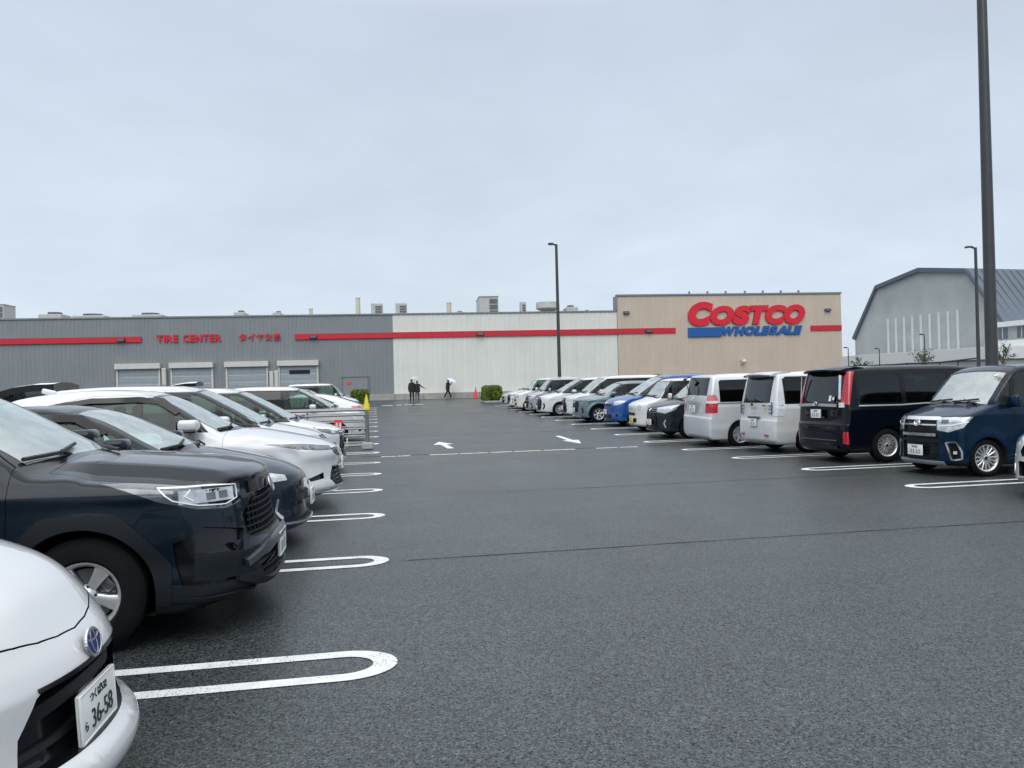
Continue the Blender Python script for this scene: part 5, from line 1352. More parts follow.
q = fobj('door_sign', [(-4.45, -4.0, 2.05, 2.28, .10, .12)], M['signred']); q.parent = pd
for a, b in ((23.2, 25.05), (30.0, 32.1), (21.0, 22.5)):
    part(fobj('access_panel', [(a, b, .7, 2.8, .06, .115)], M['w_beige'])); 
# plinth of concrete blocks along the foot of the wall
pl = empty('concrete_plinth', fp(0, 0), label='low concrete block kerb wall running along the foot of the store', cat='wall')
for i in range(-28, 17):
    keep(fobj('concrete_block', [(i*2.4-.4, i*2.4+1.985, .4, 1.14, .08, .42)], M['conc'], bev=.02), pl)
# wall lamps, camera boxes and signs
def wall_thing(name, spec, mats, label, cat, group=None, bev=.015):
    o = fobj(name, spec, mats, bev=bev); return tag(o, label, cat, group)
def flood(u, z, label, s=1., off=.16):
    t = empty('wall_lamp', fp(u, z, off), (0, 0, A_F), label, 'lamp', 'flood lamps on the store wall')
    bm = bmesh.new(); box(bm, (0, -.09, 0), (.62*s, .18, .26*s), .03); bm_obj('lamp_housing', bm, M['fix'], t)
    bm = bmesh.new(); box(bm, (0, -.19, -.03*s), (.5*s, .03, .15*s), .008); bm_obj('lamp_glass', bm, M['lensd'], t)
flood(-22.5, 6.12, 'black flood lamp on the red band left of the red lettering')
flood(-7.1, 6.12, 'black flood lamp on the red band over the fourth shutter')
flood(7.0, 6.12, 'black flood lamp on the red band of the off-white wall')
flood(22.0, 6.15, 'black flood lamp on the red band of the beige wall', off=.17)
flood(20.0, 7.8, 'dark lamp high up at the left corner of the beige wall', .9, off=.10)
flood(38.85, 7.8, 'dark lamp high up at the right corner of the beige wall', .9, off=.10)
def sign_post(u, z0, z1, label, name='wall_box'):
    wall_thing(name, [(u, u+.34, z0, z1, .08, .34), (u+.06, u+.28, z0+.1, z1-.1, .34, .36)], M['frame'], label, 'wall box', 'white boxes beside the shutters', .03)
sign_post(-19.35, 2.3, 3.75, 'white wall box between first and second shutter')
sign_post(-10.75, 1.5, 3.3, 'white wall box left of the fourth shutter, outer one')
sign_post(-10.35, 1.5, 3.35, 'white wall box left of the fourth shutter, inner one')
wl = empty('security_camera', fp(30.6, 3.15, .10), (0, 0, A_F), 'small white camera on a bracket low on the beige wall', 'camera')
bm = bmesh.new(); bmesh.ops.create_uvsphere(bm, u_segments=14, v_segments=8, radius=.2, matrix=Matrix.Translation((0, -.4, .1))); bm_obj('camera_dome', bm, M['frame'], wl, 40)
bm = bmesh.new(); box(bm, (0, -.2, .28), (.08, .4, .08), .01); box(bm, (0, -.02, .1), (.22, .05, .5), .01); bm_obj('bracket', bm, M['frame'], wl)

# lettering: every letter a part of its sign
def letters(root, word, boxes, m, ext=.09, offset=.02, shear=0., off=.0):
    for ch, (u0, u1, z0, z1) in zip(word, boxes):
        me = text_mesh('letter', ch, 1., .5, offset, shear)
        co = np.empty(len(me.vertices)*3); me.vertices.foreach_get('co', co); co = co.reshape(-1, 3)
        a, b = co.min(0), co.max(0)
        X = u0+(co[:, 0]-a[0])/(b[0]-a[0])*(u1-u0); Z = z0+(co[:, 1]-a[1])/(b[1]-a[1])*(z1-z0); D = (co[:, 2]-a[2])/(b[2]-a[2])*ext
        V = np.stack([X, -D, Z], 1); me.vertices.foreach_set('co', V.ravel()); me.update(); me.materials.append(m)
        o = bpy.data.objects.new('letter', me); COL.objects.link(o); o.parent = root
sg = empty('store_sign', fp(25.6, 5.5, .10), (0, 0, A_F), 'big red and blue slanted store name on the beige wall', 'sign')
def rel(b, u=25.6, z=5.5): return [(a0-u, a1-u, z0-z, z1-z) for a0, a1, z0, z1 in b]
letters(sg, 'COSTCO', rel([(25.62, 27.95, 6.54, 8.68), (27.66, 29.92, 6.57, 8.30), (29.72, 31.52, 6.58, 8.30), (31.34, 33.18, 6.60, 8.30), (32.84, 34.84, 6.58, 8.32), (34.58, 36.62, 6.58, 8.34)]), M['logo_red'], .16, .075, .22)
ws_, u = [], 28.78
for w in (1.30, .98, 1.02, .76, .84, .86, 1.0, .76, .88):
    ws_.append((u-(.10 if len(ws_) in (1, 6) else 0), u+w+(.06 if len(ws_) == 6 else 0), 5.63, 6.43)); u += w-.105
letters(sg, 'WHOLESALE', rel(ws_), M['logo_blue'], .12, .075, .25)
bm = bmesh.new(); box(bm, (1.55, -.07, .47), (3.1, .14, .80), .0)
for v in bm.verts:
    if v.co.x > 2: v.co.x += .22 if v.co.z > .5 else .0
bm_obj('blue_bar', bm, M['logo_blue'], sg)
ts = empty('wall_lettering', fp(-19.75, 5.9, .10), (0, 0, A_F), 'red capital lettering for the tyre centre on grey wall', 'sign')
tb, u = [], 0.
for ch, w in zip('TIRE CENTER', (.54, .17, .54, .47, .30, .52, .47, .54, .52, .47, .54)):
    if ch != ' ': tb.append((u, u+w, 0, .60))
    u += w+.055
k = 5.2/u; letters(ts, 'TIRECENTER', [(a*k, b*k, c, d) for a, b, c, d in tb], M['logo_red'], .06, .03)
js = empty('wall_lettering', fp(-13.2, 5.9, .10), (0, 0, A_F), 'red Japanese lettering above the third shutter', 'sign')
letters(js, 'タイヤ交換', [(i*.70, i*.70+.62, 0, .62) for i in range(5)], M['logo_red'], .06, .018)

# plant on the roof
def roof_unit(u, z0, z1, w, kind, label, off=-6, dep=2.):
    t = empty('rooftop_unit' if kind != 'pipe' else 'vent_pipe', fp(u, z0, off), (0, 0, A_F), label, 'roof unit' if kind != 'pipe' else 'pipe', 'plant on the store roof')
    h = z1-z0
    if kind == 'box':
        bm = bmesh.new(); box(bm, (0, 0, h/2), (w, dep, h), .03); bm_obj('casing', bm, M['unit'], t)
        bm = bmesh.new()
        for i in range(5): box(bm, (w*.16, -dep/2-.02, h*(.2+.15*i)), (w*.56, .05, h*.09), .006)
        bm_obj('louvre', bm, M['unitd'], t)
    elif kind == 'tall':
        bm = bmesh.new(); box(bm, (0, 0, h/2), (w, dep, h), .03); box(bm, (0, 0, h+.03), (w*1.04, dep*1.04, .06), .01); bm_obj('casing', bm, M['unit'], t)
        bm = bmesh.new()
        for i in range(3): box(bm, (w*.24, -dep/2-.02, h*(.22+.28*i)), (w*.42, .06, h*.22), .01)
        bm_obj('louvre', bm, M['unitd'], t)
    elif kind == 'pipe':
        bm = bmesh.new(); cyl(bm, (0, 0, 0), (0, 0, h), w/2, n=16); cyl(bm, (0, 0, h-.05), (0, 0, h+.02), w*.56, n=16); bm_obj('pipe', bm, M['cream'], t, 40)
        bm = bmesh.new(); box(bm, (0, 0, .05), (w*1.7, w*1.7, .1), .01); bm_obj('flange', bm, M['unit'], t)
    elif kind == 'fan':
        bm = bmesh.new(); cyl(bm, (0, 0, 0), (0, 0, h*.45), w*.28, n=20); bm_obj('duct', bm, M['unitd'], t, 40)
        bm = bmesh.new(); cyl(bm, (0, 0, h*.45), (0, 0, h*.62), w*.28, w*.5, n=20); cyl(bm, (0, 0, h*.62), (0, 0, h), w*.5, w*.48, n=20); bm_obj('fan_hood', bm, M['unit'], t, 40)
    else:
        bm = bmesh.new(); box(bm, (0, 0, h*.4), (w, dep, h*.8), .04); bm_obj('casing', bm, M['unit'], t)
        bm = bmesh.new(); cyl(bm, (0, 0, h*.8), (0, 0, h), w*.3, n=16); bm_obj('fan_cowl', bm, M['unitd'], t, 40)
Z0 = 7.95
roof_unit(-35.1, Z0, 9.75, 2.1, 'tall', 'large louvred unit at the far left end of the roof')
roof_unit(-30.3, Z0, 9.10, 1.9, 'low', 'low pale roof unit next to the louvred unit at the left')
roof_unit(-27.1, Z0, 8.90, 2.7, 'low', 'wide flat roof unit above the left end of the red band')
roof_unit(-22.2, Z0, 8.92, 2.5, 'low', 'grey flat roof unit above the first shutter')
roof_unit(-14.3, Z0, 9.05, .9, 'low', 'small roof unit above the Japanese lettering')
roof_unit(-11.0, Z0, 8.95, .7, 'low', 'small roof unit right of the Japanese lettering')
roof_unit(-8.1, Z0, 9.15, .35, 'pipe', 'thin short vent pipe above the fourth shutter')
roof_unit(-3.82, Z0, 10.1, .42, 'pipe', 'tall cream vent pipe standing alone on the roof')
roof_unit(-2.08, Z0, 9.52, 1.05, 'box', 'boxy roof unit just right of the cream vent pipe', dep=1.1)
roof_unit(.15, Z0, 9.52, 1.05, 'box', 'boxy roof unit above the seam of grey and white walls', dep=1.1)
roof_unit(4.6, Z0, 9.55, .45, 'pipe', 'grey vent pipe left of the big louvred unit')
roof_unit(5.6, Z0, 8.75, .8, 'low', 'tiny roof cowl beside the grey vent pipe')
roof_unit(8.2, Z0, 9.85, 1.75, 'tall', 'big louvred unit in the middle of the white wall roof', dep=4.)
roof_unit(11.6, Z0, 9.52, .55, 'box', 'narrow upright roof box left of the fan hood', dep=.6)
roof_unit(14.0, Z0, 9.45, 2.3, 'fan', 'wide mushroom fan hood behind the street lamp')
roof_unit(16.2, Z0, 9.15, 1.1, 'low', 'dark roof cowl right of the mushroom fan hood')
roof_unit(17.8, Z0, 8.7, .5, 'low', 'smallest roof cowl beside the tall beige wall')

# ------------------------------------------------------------------ hangar-like hall on the right
M['h_wall'] = mat('hall_render', (.33, .362, .368), .8, var=.16, vscale=.25)
M['h_roof'] = mat('blue_grey_roof', (.10, .125, .16), .5, var=.08, vscale=.4, metal=.2)
M['h_white'] = mat('white_render', (.66, .68, .68), .7, var=.05)
M['h_glass'] = glass('pale_window', (.5, .6, .62), 2.2)
M['h_win'] = mat('window_dark', (.12, .14, .15), .2)
M['h_strip'] = mat('glass_block', (.50, .54, .55), .3, var=.06)
def cam_pt(px, d):
    """ground plan point at lateral px and depth d in front of the lens"""
    f, ya = 769.25, .176; t = (px-512)/f*d
    return (t*math.cos(ya)+d*math.sin(ya), -t*math.sin(ya)+d*math.cos(ya))
HA, HB = Vector((*cam_pt(857, 123), 0)), Vector((*cam_pt(1007, 97), 0))
hd = (HB-HA).normalized(); HW = (HB-HA).length; hn = Vector((-hd.y, hd.x, 0))     # hn points away from the lot
HROT = math.atan2(hd.y, hd.x)
hall = empty('sports_hall', HA, (0, 0, HROT), 'tall hall with faceted blue-grey roof and pale gable with nine upright strips', 'building')
def hobj(name, V, F, m, par=None): return mesh_obj(name, V, F, m, par or hall)
HZ0 = gz(80)
PR = [(0, 8.0), (.186*HW, 15.45), (.5*HW, 16.85), (.80*HW, 15.5), (HW, 8.0)]
HL = 62.
V = [(0, 0, HZ0), (HW, 0, HZ0)]+[(x, 0, z) for x, z in PR[::-1]]
hobj('gable_wall', V, [tuple(range(len(V)))], M['h_wall'])
V = []
for y in (-.5, HL):
    V += [(x+(-.35 if i == 0 else .35 if i == 4 else 0), y, z+(.0 if i in (0, 4) else .25)) for i, (x, z) in enumerate(PR)]
    V += [(x, y, z-.30) for i, (x, z) in enumerate(PR)]
F = []
for i in range(4): F += [(i, i+1, 10+i+1, 10+i), (5+i, 15+i, 15+i+1, 5+i+1), (i, 5+i, 5+i+1, i+1), (10+i, 10+i+1, 15+i+1, 15+i)]
F += [(0, 10, 15, 5), (4, 9, 19, 14)]
rf = hobj('roof', V, F, M['h_roof'])
bm = bmesh.new()            # standing seams
for i in range(4):
    (x0, z0), (x1, z1) = PR[i], PR[i+1]
    n = Vector((-(z1-z0), 0, x1-x0)).normalized()
    for k in range(0, 52):
        y = -.3+k*1.2
        a, b = Vector((x0, y, z0))+n*.25, Vector((x1, y, z1))+n*.25
        q = (b-a).normalized()
        box(bm, (a+b)/2, ((b-a).length, .08, .05), 0, Matrix.Rotation(-math.atan2(q.z, q.x), 4, 'Y'))
s_ = bm_obj('roof_seam', bm, M['h_roof'], rf)
for i in range(9):
    x = (.262+.0589*i)*HW; w = .42
    bm = bmesh.new(); box(bm, (x, -.06, 6.5), (w, .12, 7.8), .02)
    bm_obj('window_strip', bm, M['h_strip'], hall)
bm = bmesh.new(); box(bm, (HW+.05, HL/2, (8.0+HZ0)/2), (.3, HL, 8.0-HZ0)); bm_obj('side_wall', bm, M['h_wall'], hall)
bm = bmesh.new(); box(bm, (-.05, HL/2, (8.0+HZ0)/2), (.3, HL, 8.0-HZ0)); bm_obj('side_wall', bm, M['h_wall'], hall)
# low annex in front and round the right side
annex = empty('annex', HA, (0, 0, HROT), 'low white annex with flat parapet band in front of the hall', 'building')
def abox(name, c, s, m, par=None, bev=.02):
    bm = bmesh.new(); box(bm, c, s, bev); return bm_obj(name, bm, m, par or annex)
abox('wall', (HW*.55, -4.4, 1.9), (HW*1.35, 7.4, 3.2), M['h_wall'])
abox('parapet', (HW*.55, -4.4, 4.1), (HW*1.37, 7.8, 1.5), M['h_white'])
abox('stair_tower', (-.3, -3.2, 3.1), (3.0, 3.0, 5.4), M['h_white'])
w_ = abox('window', (-.3, -4.72, 5.0), (2.0, .06, .9), M['h_win']); abox('window_sill', (-.3, -4.78, 4.5), (2.2, .2, .08), M['h_white'], w_)
abox('wall', (HW+7, 8, 3.9), (14, 20, 7.2), M['h_wall'])
abox('eave', (HW+7, 8, 7.7), (15, 21, .6), M['h_white'])
abox('balcony', (HW+7.2, -2.6, 4.9), (14.6, 1.4, 1.5), M['h_white'])
for i in range(5):
    w_ = abox('window', (HW+1.4+i*2.6, -2.03, 6.6), (1.3, .06, 1.3), M['h_win']); abox('window_frame', (HW+1.4+i*2.6, -2.07, 6.6), (.07, .06, 1.3), M['h_white'], w_)
for i in range(6):
    w_ = abox('window', (3+i*3.9, -8.13, 2.4), (2.1, .06, 1.1), M['h_win']); abox('window_frame', (3+i*3.9, -8.17, 2.4), (.08, .05, 1.1), M['h_white'], w_)

# ------------------------------------------------------------------ lamp posts
M['pole'] = mat('dark_pole', (.030, .033, .036), .5, var=.2, vscale=4., coat=.2)
M['steel'] = mat('galvanised_steel', (.24, .25, .26), .4, metal=.7, var=.15)
M['rail'] = mat('grey_rail', (.20, .21, .22), .4, metal=.5, var=.12)
def lamp_post(x, y, h, r0, r1, label, arm=(1.4, 0.), group='lamp posts of the car park', head=True):
    t = empty('lamp_post', (x, y, gz(y)), (0, 0, 0), label, 'lamp post', group)
    bm = bmesh.new(); cyl(bm, (0, 0, 0), (0, 0, h), r0, r1, n=24)
    box(bm, (r0+.005, 0, .8), (.02, .16, .42), .005)
    bm_obj('pole', bm, M['pole'], t, 40)
    bm = bmesh.new(); box(bm, (0, 0, .02), (r0*3.4, r0*3.4, .04), .01)
    for a in (45, 135, 225, 315): cyl(bm, (r0*1.35*1.41*math.cos(R(a)), r0*1.35*1.41*math.sin(R(a)), .04), (r0*1.35*1.41*math.cos(R(a)), r0*1.35*1.41*math.sin(R(a)), .11), .02, n=6)
    bm_obj('base_plate', bm, M['pole'], t)
    if head:
        l, a = arm; c, s = math.cos(a), math.sin(a)
        bm = bmesh.new(); cyl(bm, (0, 0, h-.06), (l*.5*c, l*.5*s, h+.02), r1*.7, n=10); bm_obj('arm', bm, M['pole'], t, 40)
        bm = bmesh.new(); box(bm, (l*.75*c, l*.75*s, h+.03), (l*.62, .34, .12), .03, Matrix.Rotation(a, 4, 'Z'))
        hd_ = bm_obj('lamp_head', bm, M['pole'], t)
        bm = bmesh.new(); box(bm, (l*.78*c, l*.78*s, h-.04), (l*.45, .26, .03), .005, Matrix.Rotation(a, 4, 'Z')); bm_obj('lamp_glass', bm, M['lensd'], hd_)
    return t
lamp_post(12.95, 14.35, 11.6, .128, .088, 'thick dark lamp post rising out of the picture behind the blue car', arm=(1.3, R(180)))
lamp_post(13.0, 53.6, 11.2, .135, .095, 'slim dark lamp post in front of the off-white wall', arm=(.55, R(180)))
lamp_post(44.0, 50., 10.6, .135, .10, 'slim lamp post with a lamp arm in front of the hall', arm=(.75, R(180)))
for px, d, h, lb in ((849, 95, 4.6, 'thin far lamp post at the corner of the beige wall'), (880, 90, 4.2, 'thin far post in front of the left half of annex'), (925.5, 88, 5.6, 'thin far post behind the small tree')):
    x, y = cam_pt(px, d)
    lamp_post(x, y, h, .07, .05, lb, arm=(.5, R(180)), group='thin far posts by the annex')

# ------------------------------------------------------------------ greenery
M['leaf'] = mat('hedge_leaf', (.12, .165, .02), .5, var=.45, vscale=14.)
M['leaf2'] = mat('tree_leaf', (.075, .115, .045), .5, var=.4, vscale=8.)
M['bark'] = mat('bark', (.13, .115, .10), .9, var=.25, vscale=10., bump=.5)
def leaves(bm, pts, s, r):
    for p in pts:
        a, b = Vector((r.gauss(0, 1), r.gauss(0, 1), r.gauss(0, 1)+.4)).normalized(), Vector((r.gauss(0, 1), r.gauss(0, 1), r.gauss(0, 1))).normalized()
        t = a.cross(b).normalized(); q = a.cross(t); k = s*r.uniform(.6, 1.3)
        bm.faces.new([bm.verts.new(p+t*k*x+q*k*y) for x, y in ((-.5, 0), (0, -.32), (.55, 0), (0, .32))])
def hedge(x, y, lx, ly, h, label):
    r = random.Random(int(x*10+y)); t = empty('hedge', (x, y, gz(y)), (0, 0, 0), label, 'hedge')
    bm = bmesh.new(); pts = []
    for i in range(9000):
        u = [r.uniform(-1, 1) for _ in range(3)]; ax = r.randrange(3)
        u[ax] = math.copysign(1-abs(r.gauss(0, .10)), u[ax])
        e = 1+.07*math.sin(u[0]*7+u[2]*3)*math.cos(u[1]*9+u[0]*4)
        if ax == 2 and u[2] < 0: continue
        v = Vector(u); m4 = (abs(u[0])**5+abs(u[1])**5+abs(u[2])**5)**.2; v /= max(m4, .9)
        pts.append(Vector((v.x*lx/2*e, v.y*ly/2*e, h/2+v.z*h/2*e)))
    leaves(bm, pts, .15, r); bm_obj('foliage', bm, M['leaf'], t)
    bm = bmesh.new()
    for i in range(9):
        a = (r.uniform(-.35, .35)*lx, r.uniform(-.35, .35)*ly)
        cyl(bm, (a[0], a[1], 0), (a[0]*1.1, a[1]*1.1, h*.7), .02, .01, n=5)
    bm_obj('stem', bm, M['bark'], t)
    bm = bmesh.new(); box(bm, (0, 0, .06), (lx*1.15, ly*1.12, .14), .02); bm_obj('planter_kerb', bm, M['conc'], t)
hedge(8.15, 54.2, 1.2, 2.6, 1.15, 'clipped yellow-green hedge at the end of the right-hand row of cars')
hedge(-1.05, 54.0, 1.15, 2.6, 1.10, 'clipped yellow-green hedge behind the cart rail on the left')
def small_tree(x, y, h, spread, label, seed):
    r = random.Random(seed); t = empty('young_tree', (x, y, gz(min(y, 71))), (0, 0, 0), label, 'tree', 'young trees by the annex')
    bm = bmesh.new(); tips = []
    cyl(bm, (0, 0, 0), (0, 0, h*.55), .09, .06, n=8)
    for i in range(9):
        a = r.uniform(0, 6.28); l = spread*r.uniform(.5, 1.); z = h*r.uniform(.42, .6)
        p = Vector((0, 0, z)); q = Vector((math.cos(a)*l*.5, math.sin(a)*l*.5, z+h*.17)); e = Vector((math.cos(a)*l, math.sin(a)*l, z+h*r.uniform(.22, .42)))
        cyl(bm, p, q, .045, .03, n=6); cyl(bm, q, e, .03, .012, n=5); tips += [q, e, (q+e)/2]
    cyl(bm, (0, 0, h*.55), (.05, .02, h*.93), .05, .012, n=6); tips += [Vector((.05, .02, h*.93)), Vector((.03, 0, h*.78))]
    bm_obj('trunk', bm, M['bark'], t, 40)
    bm = bmesh.new(); pts = []
    for p in tips:
        for _ in range(r.randint(4, 22)): pts.append(p+Vector((r.gauss(0, .22), r.gauss(0, .22), r.gauss(0, .16)))*spread*.55)
    leaves(bm, pts, .16, r); bm_obj('crown', bm, M['leaf2'], t)
for px, d, h, s_, lb, sd in ((925, 70, 3.5, 1.2, 'young tree with sparse crown in front of the middle of the annex', 3), (861, 74, 2.8, 1.1, 'young tree beside the right end of the beige wall', 5), (1004, 66, 4.0, 1.1, 'young tree right of the thick lamp post', 8)):
    x, y = cam_pt(px, d); small_tree(x, y, h, s_, lb, sd)
# pipe barrier far behind the dark van
x0, y0 = cam_pt(852, 62); x1, y1 = cam_pt(978, 48)
br = empty('pipe_barrier', (x0, y0, gz(y0)), (0, 0, math.atan2(y1-y0, x1-x0)), 'dark pipe barrier running in front of the annex', 'barrier')
ln = math.hypot(x1-x0, y1-y0)
bm = bmesh.new(); tube(bm, [Vector((ln*i/8, 0, 1.75+.30*(i/8)**.6-.05*math.sin(i*1.3))) for i in range(9)], .05, 8); bm_obj('top_rail', bm, M['pole'], br, 40)
for i in range(0, 9):
    bm = bmesh.new(); cyl(bm, (ln*i/8, 0, 0), (ln*i/8, 0, 1.75+.30*(i/8)**.6-.05*math.sin(i*1.3)), .045, n=8); bm_obj('post', bm, M['pole'], br, 40)

# ------------------------------------------------------------------ cart corral, cones
def corral():
    t = empty('cart_corral', (-.25, 21.6, gz(21.6)), (0, 0, 0), 'grey steel cart corral rail with horizontal bars beside white cars', 'barrier')
    bm = bmesh.new(); cyl(bm, (0, .1, 0), (0, .1, 1.12), .045, n=12); bm_obj('post', bm, M['rail'], t, 40)
    bm = bmesh.new(); cyl(bm, (0, 1.35, 0), (0, 1.35, 1.14), .045, n=12); bm_obj('post', bm, M['rail'], t, 40)
    for x in (-1.7, -3.4):
        for y in (.1, 1.35):
            bm = bmesh.new(); cyl(bm, (x, y, 0), (x, y, 1.0), .035, n=10); bm_obj('post', bm, M['rail'], t, 40)
    for y in (.1, 1.35):
        for z, r in ((.10, .03), (.36, .024), (.56, .024), (.76, .024), (.94, .03), (1.08, .036)):
            bm = bmesh.new(); cyl(bm, (-3.9, y, z), (0, y, z), r, n=8); bm_obj('rail', bm, M['rail'], t, 40)
    bm = bmesh.new(); cyl(bm, (0, .1, .10), (0, 1.35, .10), .03, n=8); bm_obj('rail', bm, M['rail'], t, 40)
    bm = bmesh.new(); box(bm, (0, -.08, .09), (.30, .30, .18), .03); bm_obj('base_block', bm, M['conc'], t)
    bm = bmesh.new(); box(bm, (0, 1.35, .03), (.3, .3, .06), .01); bm_obj('base_block', bm, M['gap'], t)
corral()
M['yellow'] = mat('yellow_plastic', (.72, .58, .02), .45, var=.08)
M['orange'] = mat('orange_red_plastic', (.72, .055, .03), .45, var=.1)
M['wht'] = mat('white_plastic', (.74, .75, .75), .45, var=.05)
yc = empty('yellow_cone', (-.25, 21.75, gz(21.7)+1.10), (0, 0, 0), 'yellow plastic cone stuck on top of the cart corral post', 'cone')
bm = bmesh.new(); lathe(bm, [(.001, .40), (.016, .39), (.085, .06), (.09, .0), (.075, -.02), (.07, -.10), (.001, -.10)], 20, 'Z'); bm_obj('cone_body', bm, M['yellow'], yc, 40)
bm = bmesh.new(); lathe(bm, [(.092, .02), (.096, .0), (.092, -.03), (.08, -.03)], 20, 'Z'); bm_obj('collar', bm, M['yellow'], yc, 40)
rs = empty('red_notice', (-1.02, 21.62, gz(21.6)+.52), (0, 0, 0), 'red framed notice hung on the cart corral rail', 'sign')
bm = bmesh.new(); box(bm, (0, 0, .30), (.34, .03, .06), .008); box(bm, (0, 0, -.02), (.34, .03, .06), .008)
for x in (-.14, 0, .14): box(bm, (x, 0, .14), (.05, .028, .3), .008)
bmesh.ops.scale(bm, vec=(.62, 1, .95), verts=bm.verts[:])
bm_obj('notice_frame', bm, M['orange'], rs)
bm = bmesh.new(); box(bm, (0, .02, .14), (.18, .01, .24), .003); bm_obj('notice_board', bm, M['wht'], rs)
tc_ = empty('traffic_cone', (8.42, 65.1, gz(65.1)), (0, 0, 0), 'orange-red traffic cone standing by the concrete wall', 'cone')
bm = bmesh.new(); lathe(bm, [(.001, .95), (.03, .94), (.17, .06), (.19, .05)], 24, 'Z'); bm_obj('cone_body', bm, M['orange'], tc_, 40)
bm = bmesh.new(); box(bm, (0, 0, .03), (.5, .5, .06), .015); bm_obj('base', bm, M['orange'], tc_)

# ------------------------------------------------------------------ people under umbrellas
M['skin'] = mat('skin', (.42, .25, .18), .55, var=.06)
M['dark'] = mat('black_clothes', (.012, .013, .016), .85, var=.2, vscale=8.)
M['jean'] = mat('grey_trousers', (.10, .11, .12), .85, var=.15, vscale=8.)
M['hair'] = mat('black_hair', (.010, .009, .009), .5, var=.2)
M['shoe'] = mat('white_shoe', (.62, .62, .6), .6)
M['veil'] = mat('milky_umbrella', (.38, .41, .43), .3, var=.05)
M['umb'] = mat('pale_umbrella', (.58, .64, .72), .5, var=.06)
def skin(name, verts, edges, radii, mats, parent, paint_fn, root=0, sub=2):
    me = bpy.data.meshes.new(name); me.from_pydata([tuple(v) for v in verts], edges, [])
    o = bpy.data.objects.new(name, me); COL.objects.link(o)
    md = o.modifiers.new('s', 'SKIN'); md.use_smooth_shade = True
    for i, r in enumerate(radii):
        d = me.skin_vertices[0].data[i]; d.radius = (r, r) if not isinstance(r, tuple) else r; d.use_root = (i == root)
    sb = o.modifiers.new('u', 'SUBSURF'); sb.levels = sb.render_levels = sub
    dg = bpy.context.evaluated_depsgraph_get(); dg.update()
    m2 = bpy.data.meshes.new_from_object(o.evaluated_get(dg), depsgraph=dg)
    bpy.data.objects.remove(o); bpy.data.meshes.remove(me)
    m2.name = name; m2.materials.clear()
    for q in mats: m2.materials.append(q)
    for p in m2.polygons: p.use_smooth = True; p.material_index = paint_fn(p.center)
    b = bpy.data.objects.new(name, m2); COL.objects.link(b); b.parent = parent
    return b
